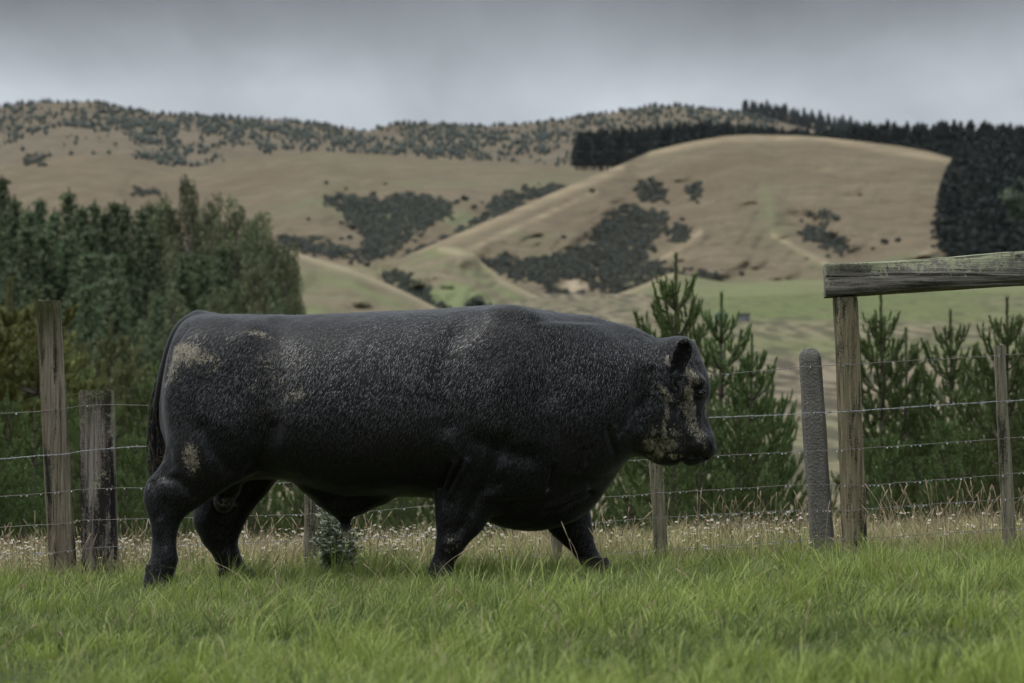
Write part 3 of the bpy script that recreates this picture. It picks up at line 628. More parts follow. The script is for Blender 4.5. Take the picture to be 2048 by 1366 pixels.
p = gnd_at(1487, 643); d = p[1] + 16; w = 12 * d / FPX; h = 15 * d / FPX
o = empty('shed', p, 'small dark shed beside the round water tank on the meadow', 'shed')
mb = MB(); mb.add([(-w, -w * .6, -.3), (w, -w * .6, -.3), (w, w * .6, -.3), (-w, w * .6, -.3), (-w, -w * .6, h), (w, -w * .6, h), (w, w * .6, h * .8), (-w, w * .6, h * .8)], [[0, 1, 5, 4], [1, 2, 6, 5], [2, 3, 7, 6], [3, 0, 4, 7], [4, 5, 6, 7]]); link('wall', mb.mesh('shed_wall', M_shed, False), o, False)
mb = MB(); e_ = .12; mb.add([(-w - e_, -w * .6 - e_, h + .02), (w + e_, -w * .6 - e_, h + .02), (w + e_, w * .6 + e_, h * .8 + .02), (-w - e_, w * .6 + e_, h * .8 + .02), (-w - e_, -w * .6 - e_, h + .1), (w + e_, -w * .6 - e_, h + .1), (w + e_, w * .6 + e_, h * .8 + .1), (-w - e_, w * .6 + e_, h * .8 + .1)], [[0, 1, 5, 4], [1, 2, 6, 5], [2, 3, 7, 6], [3, 0, 4, 7], [4, 5, 6, 7], [3, 2, 1, 0]]); link('roof', mb.mesh('shed_roof', M_shed, False), o, False)
# ------------------------------------------------------------------ the wire fence
def FD(px): return 17.3 - .4 * (np.asarray(px, float) - 1024) / 1024       # distance of the fence line
def wood(name, c1, c2, mould, mthr, lichen=0.0, warm=(.16, .12, .07, 1), warmf=.3, moss_top=0.0):
    def fn(t, put, b):
        co = t.coord('Object'); g = t.coord('Object', (1, 1, .035)); g2 = t.coord('Object', (1, 1, .12))
        grain = t.noise(g, 60, 6, .8); grain2 = t.noise(g, 22, 3, .6); mo = t.noise(g2, 14, 6, .75, .3); sp = t.noise(co, 120, 3, .8); big = t.noise(g2, 4, 3, .6)
        c = t.mix(t.ramp(grain, [(.36, 0), (.62, 1)]), c1, c2)
        c = t.mix(t.math('MULTIPLY', t.ramp(big, [(.45, 0), (.6, 1)]), warmf), c, warm)
        m = t.ramp(t.math('ADD', t.math('MULTIPLY', mo, .75), t.math('MULTIPLY', sp, .25)), [(mthr, 0), (mthr + .07, 1)])
        c = t.mix(m, c, mould)
        crack = t.ramp(grain2, [(.33, 1), (.38, 0)]); c = t.mix(t.math('MULTIPLY', crack, .8), c, (.02, .018, .015, 1))
        if lichen:
            lv = t.noise(t.coord('Object', (1, 1, 1.3)), 38, 5, .8, .6); lb = t.noise(co, 7, 3, .6)
            lf = t.ramp(t.math('ADD', t.math('ADD', t.math('MULTIPLY', lv, .6), t.math('MULTIPLY', lb, .4)), t.math('MULTIPLY', t.attr('tint'), .20)), [(.725 - lichen * .075, 0), (.75 - lichen * .075, 1)])
            c = t.mix(t.math('MULTIPLY', lf, .85), c, t.mix(sp, (.22, .24, .10, 1), (.50, .52, .38, 1)))
        if moss_top: c = t.mix(t.math('MULTIPLY', t.ramp(t.attr('tint'), [(.80, 0), (.97, 1)]), t.ramp(mo, [(.3, .2), (.55, moss_top)])), c, (.055, .060, .018, 1))
        h = t.math('ADD', grain, t.math('ADD', t.math('MULTIPLY', crack, -.8), t.math('MULTIPLY', sp, .25)))
        put(color=c, rough=.9, spec=.2, normal=t.bump(h, 1.0, .010))
    return material(name, fn)
M_w1 = wood('tall post wood', (.12, .098, .072, 1), (.42, .36, .27, 1), (.030, .032, .024, 1), .515, moss_top=.9)
M_w2 = wood('broad post wood', (.085, .07, .06, 1), (.40, .35, .30, 1), (.032, .027, .026, 1), .485, lichen=.35, warmf=.15, moss_top=.5)
M_w3 = wood('round thin post wood', (.12, .105, .072, 1), (.44, .40, .30, 1), (.04, .04, .03, 1), .505, warm=(.16, .16, .08, 1))
M_w4 = wood('gate post wood', (.15, .125, .075, 1), (.45, .39, .26, 1), (.030, .030, .022, 1), .505, warm=(.20, .165, .07, 1), warmf=.5)
M_w5 = wood('lichened rail wood', (.06, .053, .042, 1), (.34, .32, .28, 1), (.045, .038, .03, 1), .55, lichen=1.0, warmf=.1)
def fn(t, put, b):
    co = t.coord('Object'); sp = t.vor(co, 75); sp2 = t.vor(co, 40); nz = t.noise(t.coord('Object', (1, 1, .4)), 12, 5, .7); fi = t.noise(co, 160, 3, .7)
    c = t.mix(nz, (.080, .075, .064, 1), (.250, .238, .205, 1)); c = t.mix(t.math('MULTIPLY', t.ramp(sp, [(.16, .9), (.34, 0)]), t.ramp(nz, [(.4, .2), (.6, 1)])), c, (.30, .29, .26, 1))
    c = t.mix(t.math('MULTIPLY', t.ramp(sp2, [(.10, 1), (.2, 0)]), t.ramp(nz, [(.5, 0), (.6, .9)])), c, (.42, .43, .38, 1)); c = t.mix(t.ramp(fi, [(.55, 0), (.7, .6)]), c, (.03, .028, .024, 1))
    put(color=c, rough=.92, normal=t.bump(t.math('ADD', sp, fi), .8, .006))
M_conc = material('pebbly concrete', fn)

def post(tx, ty, tw, bx, by, bw, mat, D, shape='square', yaw=0.0, depth=None, nr=60, seed=0, top='flat', name=None):
    """post from top centre to bottom centre (photo pixels), widths in pixels; local mesh at its foot"""
    a = P(tx, ty, D); b = P(bx, by, D); b[2] -= .35; wt = tw * D / FPX / 2; wb = bw * D / FPX / 2; dp = (depth or (tw * D / FPX)) / 2
    k = 28; an = np.arange(k) / k * 2 * math.pi; e = {'square': .22, 'round': 1.0, 'half': .5}[shape]
    cs = np.sign(np.cos(an)) * np.abs(np.cos(an)) ** e; sn = np.sign(np.sin(an)) * np.abs(np.sin(an)) ** e
    mb = MB(); V = []; A = []
    tt = np.concatenate([np.linspace(0, .97, nr), [.985, .995, 1.0]]); 
    for t_ in tt:
        c = b + (a - b) * t_; w = wb + (wt - wb) * t_; d = dp * (w / wt if shape != 'square' else 1)
        s_ = 1.0
        if top == 'dome' and t_ > .965: s_ = math.sqrt(max(.30, 1 - ((t_ - .965) / .040) ** 2))
        elif t_ > .99: s_ = .97
        x = cs * w * s_; y = sn * d * s_; X_ = x * math.cos(yaw) - y * math.sin(yaw); Y_ = x * math.sin(yaw) + y * math.cos(yaw)
        g = (.009 if shape == 'half' and top == 'dome' else .0045) * fbm(np.stack([cs * 3, sn * 3, np.full(k, t_ * 1.3 + seed)], -1), 1.6, 4, seed) + .0016 * vnoise(np.stack([cs * 14, sn * 14, np.full(k, t_ * 4.0)], -1), 1.0, seed + 5)
        V.append(np.stack([c[0] + X_ * (1 + g / w), np.full(k, c[1]) + Y_ * (1 + g / w), np.full(k, c[2]) + (.006 * vnoise(np.stack([cs * 2, sn * 2, cs * 0], -1), 1.5, seed) if t_ > .99 else 0)], -1)); A.append(t_)
    V = np.array(V); n_ = len(tt); i = np.arange(n_ - 1)[:, None] * k + np.arange(k)[None]; j = np.arange(n_ - 1)[:, None] * k + (np.arange(k) + 1)[None] % k
    mb.add(V.reshape(-1, 3), np.stack([i, j, j + k, i + k], -1).reshape(-1, 4), np.repeat(A, k))
    tc_ = V[-1].mean(0) + (0, 0, -.003); mb.add(np.concatenate([V[-1], [tc_]]), [[q_, (q_ + 1) % k, k] for q_ in range(k)], 1.0); mb.add(V[0], [list(range(k))[::-1]], 0.0)
    return mb.mesh('fence_post', mat)
fence = empty('wire_fence', (float(px2x(1024)), 1.3, .03), 'old six wire fence with mismatched timber and concrete posts behind the bull', 'fence')
PS = [((96, 602, 48), (134, 1165, 56), M_w1, 'square', .12, .10, 'flat', 'tall square timber post leaning left, moss on its top', 0), ((193, 781, 65), (205, 1160, 74), M_w2, 'square', -.04, .11, 'flat', 'broad low dark post with lichen stains', .02),
      ((441, 1085, 17), (436, 1150, 17), M_w3, 'round', 0, None, 'flat', 'thin low post seen between the hind legs', .03), ((622, 975, 27), (622, 1152, 27), M_w3, 'round', 0, None, 'flat', 'thin post behind the thistle', .02),
      ((1114, 1000, 23), (1114, 1150, 23), M_w3, 'round', 0, None, 'flat', 'thin dark post seen behind the brisket', .03), ((1308, 850, 24), (1331, 1135, 27), M_w3, 'square', .1, .06, 'flat', 'thin square post under the bull\'s head', .02),
      ((1619, 697, 40), (1655, 1110, 46), M_conc, 'half', 0, .10, 'dome', 'speckled concrete post with rounded top, leaning', .02), ((1998, 690, 22), (2027, 1110, 28), M_w3, 'round', 0, None, 'flat', 'pale thin round post near the right frame edge', .02)]
postD = {}
for i_, (tp_, bt_, m_, sh, yaw, dep, top, lab, off) in enumerate(PS):
    D = float(FD(bt_[0])) + .055 + off; me = post(*tp_, *bt_, m_, D, sh, yaw, dep, seed=i_ * 3 + 1, top=top); o = link('post', me, fence); o['label'] = lab
gp = empty('timber_gateway', (1.77, 1.05, .09), 'tall timber post carrying a thick lichen covered cross rail at the right', 'gateway')
D = float(FD(1700)) + .06
o = link('post', post(1690, 594, 46, 1715, 1112, 46, M_w4, D, 'half', .1, .12, seed=30), gp)
o2 = link('post', post(2460, 570, 46, 2480, 1095, 46, M_w4, D, 'half', .1, .12, seed=33), gp)
# cross rail: sits on the posts and runs on to the right beyond the picture
mb = MB(); k = 40; nr = 120; V = []; A = []
for i_ in range(nr):
    t_ = i_ / (nr - 1); px = 1652 + (2520 - 1652) * t_; yt = 527 - 22 * (px - 1652) / 396 + (3 * math.sin(t_ * 9) if t_ > 0 else 0); yb = 593 - 22 * (px - 1652) / 396 + 1.5 * math.sin(t_ * 11 + 1)
    c = P(px, (yt + yb) / 2, D); hh_ = (yb - yt) / 2 * D / FPX; an = np.arange(k) / k * 2 * math.pi + .01
    cs = np.sign(np.cos(an)) * np.abs(np.cos(an)) ** .2; sn = np.sign(np.sin(an)) * np.abs(np.sin(an)) ** .2
    g = .010 * fbm(np.stack([cs * 2.2, sn * 6, np.full(k, t_ * 3.0)], -1), 1.5, 4, 9) - .010 * np.clip(vnoise(np.stack([cs * 2, sn * 9, np.full(k, t_ * 7)], -1), 1.0, 12) - .25, 0, 1) * 2
    if t_ < .02: c = c + (-.004, 0, 0)
    x = np.full(k, c[0]) + (-.012 * np.abs(vnoise(np.stack([cs * 3, sn * 7, cs * 0], -1), 1.2, 3)) if i_ == 0 else 0)
    V.append(np.stack([x, c[1] + cs * (.075 + g), c[2] + sn * (hh_ + g * .6)], -1)); A.append((sn + 1) / 2)
V = np.array(V); i = np.arange(nr - 1)[:, None] * k + np.arange(k)[None]; j = np.arange(nr - 1)[:, None] * k + (np.arange(k) + 1)[None] % k
# the rail's grain runs along x: build it in its own space turned upright so the same timber material applies
org = V[0].mean(0); W2 = V - org; W2 = np.stack([-W2[..., 2], W2[..., 1], W2[..., 0]], -1)
mb.add(W2.reshape(-1, 3), np.stack([i, j, j + k, i + k], -1).reshape(-1, 4)[:, ::-1], np.array(A).ravel()); mb.add(W2[0], [list(range(k))], A[0]); mb.add(W2[-1], [list(range(k))[::-1]], A[0])
rl = bpy.data.objects.new('rail', mb.mesh('gate_rail', M_w5)); COL.objects.link(rl); rl.parent = gp; rl.location = org - np.array(gp.location); rl.rotation_euler = (0, math.radians(90), 0)

def fn(t, put, b):
    c = t.mix(t.noise(t.coord(), 9, 5, .7), (.10, .075, .06, 1), (.26, .25, .24, 1)); put(color=c, rough=.45, metal=.55)
M_wire = material('galvanised and rusty wire', fn)
def fn(t, put, b):
    c = t.mix(t.noise(t.coord(), 30, 4), (.22, .22, .22, 1), (.48, .50, .52, 1)); put(color=c, rough=.4, metal=.7)
M_barb = material('bright barbed wire', fn)
def fn(t, put, b): put(color=(.92, .95, 1, 1), rough=.12, spec=1.0, trans=.45)
M_drop = material('water drop', fn)
WI = [('plain_wire', [(-260, 838), (0, 828), (85, 822), (120, 819), (165, 811), (230, 810), (310, 811), (700, 795), (1100, 772), (1300, 757), (1416, 750), (1540, 741), (1600, 733), (1680, 731), (1723, 728), (1860, 719), (1988, 712), (2048, 708), (2400, 690)]),
      ('barbed_wire', [(-260, 935), (0, 918), (90, 910), (130, 908), (165, 902), (230, 896), (310, 891), (700, 872), (1100, 852), (1300, 842), (1421, 835), (1530, 831), (1603, 827), (1678, 824), (1777, 817), (1997, 803), (2048, 800), (2400, 785)]),
      ('plain_wire', [(-260, 1005), (0, 993), (115, 985), (160, 979), (235, 976), (295, 976), (510, 968), (700, 959), (900, 946), (1100, 932), (1230, 923), (1300, 919), (1428, 912), (1617, 903), (1683, 900), (1725, 897), (2002, 878), (2048, 873), (2400, 858)]),
      ('plain_wire', [(-260, 1068), (0, 1055), (130, 1047), (160, 1041), (240, 1038), (295, 1038), (500, 1032), (610, 1029), (760, 1021), (880, 1010), (1100, 1000), (1230, 993), (1310, 987), (1420, 980), (1617, 969), (1688, 971), (1730, 971), (2011, 949), (2048, 945), (2400, 930)]),
      ('plain_wire', [(-260, 1125), (0, 1110), (120, 1104), (160, 1098), (240, 1092), (300, 1091), (500, 1085), (610, 1081), (760, 1074), (880, 1065), (980, 1055), (1080, 1050), (1200, 1044), (1310, 1036), (1420, 1029), (1620, 1020), (1690, 1021), (1730, 1018), (2015, 998), (2048, 996), (2400, 985)]),
      ('plain_wire', [(-260, 1172), (0, 1161), (110, 1153), (240, 1149), (430, 1143), (540, 1141), (610, 1136), (700, 1130), (860, 1122), (1000, 1116), (1100, 1108), (1200, 1107), (1310, 1101), (1400, 1096), (1640, 1077), (1690, 1077), (1800, 1073), (2030, 1057), (2048, 1055), (2400, 1040)])]
dropm = bpy.data.meshes.new('x'); bpy.data.meshes.remove(dropm)
for wi, (nm, pl) in enumerate(WI):
    xs_ = np.arange(-260, 2401, 4.0); ys_ = interp(xs_, pl); ys_ = np.convolve(np.pad(ys_, 3, 'edge'), np.ones(7) / 7, 'valid') + .8 * vnoise(np.stack([xs_ * .03, xs_ * 0, xs_ * 0 + wi], -1), 1, wi)
    Dw = FD(xs_) - .018; pts = P(xs_, ys_, Dw); mb = MB()
    for (tp_, bt_, *_r) in PS + [((1690, 594, 46), (1715, 1112, 46))]: pass
    if nm == 'plain_wire': tube(mb, pts, .0018, 5)
    else:
        xf = np.arange(-260, 2401, 1.5); pf = P(xf, np.interp(xf, xs_, ys_), FD(xf) - .018); ph = np.arange(len(xf)) * 1.5 * .16
        for s_ in (0, math.pi): tube(mb, pf + np.stack([0 * ph, np.cos(ph + s_) * .0022, np.sin(ph + s_) * .0017], -1), .0012, 4)
    w_ = link(nm, mb.mesh(nm, M_barb if wi == 1 else M_wire), fence)
    if wi == 1:
        bb = MB()
        for x in np.arange(-230, 2380, 51):
            x += R.uniform(-6, 6); c = P(x, np.interp(x, xs_, ys_), float(FD(x)) - .018)
            th = np.linspace(0, 12.5, 12); tube(bb, c + np.stack([(th / 12.5 - .5) * .014, np.cos(th) * .0045, np.sin(th) * .0045], -1), .0015, 4)
            for q_ in range(4):
                d = R.normal(size=3) * [.6, .7, 1]; d /= np.linalg.norm(d); tube(bb, [c, c + d * .018], [.0014, .0005], 4)
        tag(link('barb', bb.mesh('barb', M_barb), w_), kind='stuff')
    # rain drops hanging under the wire
    db = MB(); x = -240.0; dens_ = [70, 60, 34, 22, 17, 17][wi]
    dens_l = (26 if wi in (2, 3) else dens_)
    while x < 2380:
        x += (dens_l if 0 < 1 else dens_) * (.25 + R.exponential(.75)); r = R.uniform(.0026, .0050)
        c = P(x, np.interp(x, xs_, ys_), float(FD(x)) - .018) - (0, 0, r * 1.05 + .0015); ico(db, c, (r * 1.15, r, r), 0, 4, 7)
    dd_ = db.mesh('water_drops', M_drop); tag(link('water_drops', dd_, w_), kind='stuff')
# staples holding the wires to the posts
for o in list(fence.children): pass
sb = MB()
for (bx_, tx_, ty_, by_) in [(134, 96, 602, 1165), (205, 193, 781, 1160), (622, 622, 975, 1152), (1331, 1308, 850, 1135), (1655, 1619, 697, 1110), (1715, 1690, 594, 1112), (2027, 1998, 690, 1110)]:
    for wi, (nm, pl) in enumerate(WI):
        for _i in range(2):
            y_ = float(interp((bx_ + tx_) / 2, pl)); x_ = tx_ + (bx_ - tx_) * (y_ - ty_) / (by_ - ty_); y_ = float(interp(x_, pl))
        if y_ < ty_ + 6: continue
        c = P(x_, y_, float(FD(x_)) - .012); tube(sb, [c + (-.004, .02, .008), c + (-.003, -.012, .007), c + (.003, -.013, -.007), c + (.004, .02, -.008)], .0018, 5)
tag(link('staple', sb.mesh('staple', M_wire), fence), kind='stuff')

# ------------------------------------------------------------------ grass, weeds and flowers
def blades(n_list):
    """strips of three segments; each entry: base points, height, width, lean vector, tint"""
    B, Hh, Wd, Ln, Tn = n_list; n = len(B)
    a = R.uniform(0, 6.283, n); sdir = np.stack([np.cos(a), np.sin(a) * .6, 0 * a], -1)
    up = np.stack([0 * a, 0 * a, Hh], -1); p0 = B; p1 = B + up * .45 + Ln * .18; p2 = B + up * .80 + Ln * .55; p3 = B + up * .98 + Ln * 1.05
    w = (Wd * .5)[:, None] * sdir
    v = np.stack([p0 - w * .8, p0 + w * .8, p1 - w, p1 + w, p2 - w * .7, p2 + w * .7, p3], 1)
    base = np.arange(n)[:, None] * 7
    f4 = np.stack([base + [0, 1, 3, 2], base + [2, 3, 5, 4]], 1).reshape(-1, 4); f3 = (base + [4, 5, 6])
    return v.reshape(-1, 3), f4, f3, np.repeat(Tn, 7)
def grass_mesh(name, L, mat):
    v, f4, f3, tn = blades(L); loops = np.concatenate([f4.ravel(), f3.ravel()]); tot = np.concatenate([np.full(len(f4), 4), np.full(len(f3), 3)]); st = np.concatenate([[0], np.cumsum(tot)[:-1]])
    h = np.tile([0, 0, .45, .45, .8, .8, 1.0], len(L[0]))
    return mesh_np(name, v, loops=loops, starts=st, totals=tot, mat=mat, attrs={'tint': tn, 'hgt': h})
def gmat(name, c1, c2, c3, tip, trans=.3):
    def fn(t, put, b):
        tn = t.attr('tint'); c = t.mix(t.ramp(tn, [(0, 0), (.6, 1)]), c1, c2); c = t.mix(t.ramp(tn, [(.86, 0), (.93, 1)]), c, c3)
        c = t.mix(t.math('MULTIPLY', t.attr('hgt'), .45), c, tip)
        put(color=c, rough=.5, spec=.25)
        tr = t.node('ShaderNodeBsdfTranslucent', {'Color': c}); mx = t.node('ShaderNodeMixShader', {0: trans, 1: b.outputs[0], 2: tr.outputs[0]})
        t.l.new(mx.outputs[0], t.n['Material Output'].inputs['Surface'])
    return material(name, fn)
M_grass = gmat('pasture grass', (.050, .098, .018, 1), (.370, .455, .090, 1), (.42, .34, .18, 1), (.33, .38, .15, 1))
M_weed = gmat('dry weeds', (.22, .19, .09, 1), (.58, .48, .28, 1), (.40, .27, .17, 1), (.62, .51, .32, 1), .2)
def field(n, d0, d1, fade=None, p=1.0):
    D = d0 + (d1 - d0) * R.random(n) ** p; x = R.uniform(-.5, .5, n) * (D * .33 + 1.3); return x, D
clump = lambda x, y, s, sd_: vnoise(np.stack([x, y, 0 * x], -1), s, sd_)
def tufts(nt, per, d0, d1, p=.9, spread=.045):
    x, D = field(nt, d0, d1, p=p); k_ = R.integers(int(per * .4), int(per * 1.7), nt)
    tu = np.repeat(np.arange(nt), k_); n = len(tu); a = R.uniform(0, 6.283, n); r = np.sqrt(R.random(n)); rs = np.repeat(R.uniform(.5, 1.5, nt) * spread, k_)
    ox, oy = np.cos(a) * r, np.sin(a) * r; return x[tu] + ox * rs, D[tu] + oy * rs, ox, oy, r, tu, nt
x, D, ox, oy, r_, tu, nt = tufts(13000, 24, 7.2, 17.6)
y = D - 16; cl1, cl2, cl3 = clump(x, y, 1.3, 41), clump(x, y, 4.5, 42), clump(x, y, 13.0, 43)
keep = (R.random(len(x)) < np.clip(.75 + .30 * cl2 + .2 * cl1, .2, 1)); x, y, D, cl1, cl2, cl3, ox, oy, r_, tu = [q_[keep] for q_ in (x, y, D, cl1, cl2, cl3, ox, oy, r_, tu)]
n = len(x); z = ground_z(x, y) - .01; th_ = np.exp(R.normal(0, .36, nt))[tu]; tt_ = R.normal(0, .20, nt)[tu]; dirx, diry = R.normal(0, .35, nt)[tu], R.normal(0, .35, nt)[tu]
fd = FD(1024 + x / D * FPX); nearf = sm(D, fd - 1.3, fd - .1)
hgt = (.054 + .026 * cl1 + .032 * cl2) * th_ * R.uniform(.45, 1.35, n) * (1 - .25 * nearf); hgt = np.clip(hgt, .02, .26)
ln = np.stack([ox * .75 + dirx + .15, oy * .75 + diry, 0 * x], -1) * hgt[:, None] * R.uniform(.4, 1.2, n)[:, None] + R.normal(0, .18, (n, 3)) * [1, 1, 0] * hgt[:, None]
cl0 = clump(x * 1.0, y * .8, .55, 47); tn = np.clip(.30 + .30 * cl1 + .20 * cl2 + .28 * cl0 + tt_ + R.normal(0, .18, n), 0, .84); dead = R.random(n) < .04 + .22 * np.clip(-cl2 - .15, 0, 1) + .25 * np.clip(-cl0 - .3, 0, 1) + .12 * nearf; tn = np.where(dead, R.uniform(.9, 1, n), tn)
G = link('grass', grass_mesh('grass', (np.stack([x, y, z], -1), hgt, R.uniform(.0019, .0044, n) * (1 + .3 * (D < 12)), ln, tn), M_grass)); tag(G, 'wet green pasture grass over the whole foreground', 'grass', kind='stuff')
# dry weed belt under and behind the fence
n = 60000; x = R.uniform(-4.2, 4.2, n); fd = FD(1024 + x / 17.5 * FPX); D = fd - .35 + 3.9 * R.random(n) ** 1.25; y = D - 16; c2 = clump(x, y, 3.0, 51); c3 = clump(x, y, 9.0, 52)
keep = R.random(n) < np.clip(.65 + .5 * c2 + .3 * c3, .1, 1) * sm(D, fd - .35, fd + .5) + .05; x, y, D, c2, c3 = [q_[keep] for q_ in (x, y, D, c2, c3)]; n = len(x)
gq = sm(-x, -1.2, -.4) * .0; hg = (.12 + .05 * c2 + .04 * c3) * R.uniform(.5, 1.45, n); hg = np.clip(hg, .03, .3)
ln = R.normal(0, .45, (n, 3)) * [1, 1, 0] * hg[:, None]; tn = np.clip(R.uniform(0, .84, n), 0, .84)
W1 = grass_mesh('dry_weeds', (np.stack([x, y, ground_z(x, y) - .01], -1), hg, R.uniform(.0018, .0042, n), ln, tn), M_weed); tag(link('dry_weeds', W1), 'belt of dry straw coloured weeds along the fence', 'weeds', kind='stuff')
n = 26000; x = R.uniform(-4.2, 4.2, n); fd = FD(1024 + x / 17.5 * FPX); D = fd - .5 + 3.6 * R.random(n); y = D - 16; hg = R.uniform(.05, .16, n)
W2_ = grass_mesh('green_weeds', (np.stack([x, y, ground_z(x, y) - .01], -1), hg, R.uniform(.002, .004, n), R.normal(0, .5, (n, 3)) * [1, 1, 0] * hg[:, None], R.uniform(0, .84, n)), M_grass); tag(link('grass', W2_), 'green undergrowth between the dry weeds', 'grass', kind='stuff')
# tall seed stalks
mb = MB()
def stalk(mb, b, h, lean, r=.0016, head=.05, tn=.5, curve=0.0):
    tt = np.linspace(0, 1, 6)[:, None]; pts = b + np.array([0, 0, h]) * tt + np.asarray(lean) * (tt ** 2) - np.array([0, 0, 1]) * curve * tt ** 4 * h
    tube(mb, pts, np.linspace(r, r * .6, 6), 4, a=tn, cap=False)
    hp = [pts[-1] + (pts[-1] - pts[-2]) / np.linalg.norm(pts[-1] - pts[-2]) * head * q_ for q_ in (-.6, -.2, .2, .6, .9)]; tube(mb, hp, [r * .8, r * 1.7, r * 2.0, r * 1.4, r * .5], 5, a=min(1, tn + .2), cap=False)
for i_ in range(1300):
    x = R.uniform(-3.7, 3.7); fd = float(FD(1024 + x / 17.5 * FPX)); D = fd + R.uniform(-.2, 2.6); c = clump(np.array([x]), np.array([0.]), 2.2, 61)[0]
    if R.random() > .55 + .6 * c: continue
    h = R.uniform(.12, .30) * (1.15 if x > .8 else 1); stalk(mb, (x, D - 16, float(ground_z(x, D - 16))), h, (R.normal(0, .25) * h, R.normal(0, .2) * h, 0), R.uniform(.0011, .002), R.uniform(.02, .05), R.random() * .8)
for i_ in range(110):                       # a few dead stalks standing in the pasture too
    D = R.uniform(9, 17); x = R.uniform(-.5, .5) * D * .34; h = R.uniform(.12, .24); stalk(mb, (x, D - 16, float(ground_z(x, D - 16))), h, (R.normal(0, .35) * h, R.normal(0, .3) * h, 0), R.uniform(.0008, .0013), R.uniform(.015, .03), R.random() * .8, .1)
for (px, D, h, lx) in [(1235, 16.9, .30, .16), (1180, 17.1, .33, -.06), (1330, 17.6, .33, .02), (1860, 17.0, .30, .10), (1835, 17.0, .28, -.10), (1990, 16.8, .38, -.06), (1975, 16.8, .34, -.09), (1965, 16.9, .30, -.02), (1650, 16.8, .30, .02), (1800, 17.2, .27, -.07), (70, 17.8, .38, .0), (150, 17.4, .26, .07), (250, 17.6, .28, .10), (1395, 17.3, .36, 0), (1150, 15.6, .26, -.05), (1210, 15.8, .22, -.06), (870, 15.6, .17, .14)]:
    x = (px - 1024) / FPX * D; stalk(mb, (x, D - 16, float(ground_z(x, D - 16))), h, (lx, 0, 0), .0019, .05, .4, .05)
M_stalk = gmat('seed stalks', (.33, .24, .16, 1), (.47, .37, .24, 1), (.40, .26, .20, 1), (.45, .36, .24, 1), .1)
tag(link('seed_stalks', mb.mesh('seed_stalks', M_stalk)), 'thin dead seed stalks standing above the weeds', 'weeds', kind='stuff')
# mayweed daisies: three hundred stand as things, the smallest rest are one mass
def fn(t, put, b): put(color=t.mix(t.ramp(t.attr('tint'), [(.45, 0), (.55, 1)]), (.06, .09, .03, 1), t.mix(t.ramp(t.attr('tint'), [(.75, 0), (.85, 1)]), (.66, .64, .58, 1), (.45, .28, .02, 1))), rough=.7)
M_daisy = material('mayweed', fn)
def daisy(mb, c, h, s=1.0):
    top = np.asarray(c) + (R.normal(0, .02), R.normal(0, .02), h); tube(mb, [c, (np.asarray(c) + top) / 2 + R.normal(0, .004, 3), top], [.0012, .001, .0009], 4, a=.2, cap=False)
    n_ = 9; tl_ = R.normal(0, .35, 2); nrm = np.array([tl_[0], tl_[1] - .25, 1]); nrm /= np.linalg.norm(nrm); u_ = np.cross(nrm, (0, 1, 0)); u_ /= np.linalg.norm(u_); w_ = np.cross(nrm, u_)
    dr = R.uniform(-.3, .3)
    for i_ in range(n_):
        a = i_ / n_ * 6.283; d = math.cos(a) * u_ + math.sin(a) * w_; e = math.cos(a + .33) * u_ + math.sin(a + .33) * w_; g_ = math.cos(a - .33) * u_ + math.sin(a - .33) * w_; L = .0088 * s
        mb.add([top, top + g_ * L * .7, top + d * L + nrm * dr * L, top + e * L * .7], [[0, 1, 2, 3]], .65)
    ico(mb, top + nrm * .001, (.0036 * s, .0036 * s, .003 * s), 1.0, 3, 6)
protos = []
for i_ in range(8):
    mb = MB(); daisy(mb, (0, 0, 0), R.uniform(.13, .22), 1.25); protos.append(mb.mesh('daisy', M_daisy, smooth=False))
def dpos():
    while True:
        x = R.uniform(-3.3, 3.0); px = 1024 + x / 17.5 * FPX; fd = float(FD(px)); D = fd + R.uniform(-.15, 2.2)
        wt = .95 if px < 300 else .55 if px < 900 else .35 if px < 1380 else .5 if px < 1560 else .25
        if R.random() < wt * (.6 + .9 * clump(np.array([x]), np.array([D]), 2.5, 71)[0]): return x, D
pos = sorted([dpos() for _ in range(1600)], key=lambda q_: q_[1])
for i_, (x, D) in enumerate(pos[:290]):
    o = bpy.data.objects.new('daisy', protos[i_ % 8]); COL.objects.link(o); o.location = (x, D - 16, float(ground_z(x, D - 16)) - .02); o.rotation_euler = (0, 0, R.uniform(0, 6.28)); o.scale = (1, 1, R.uniform(.6, 1.2))
    tag(o, 'small white daisy with yellow centre at the foot of the fence', 'daisy', 'white daisies along the fence')
mb = MB()
for x, D in pos[290:]: daisy(mb, (x, D - 16, float(ground_z(x, D - 16)) - .02), R.uniform(.10, .24), R.uniform(.8, 1.3))
tag(link('daisies', mb.mesh('daisies', M_daisy, smooth=False)), 'mass of small white daisies among the dry weeds', 'daisies', kind='stuff')
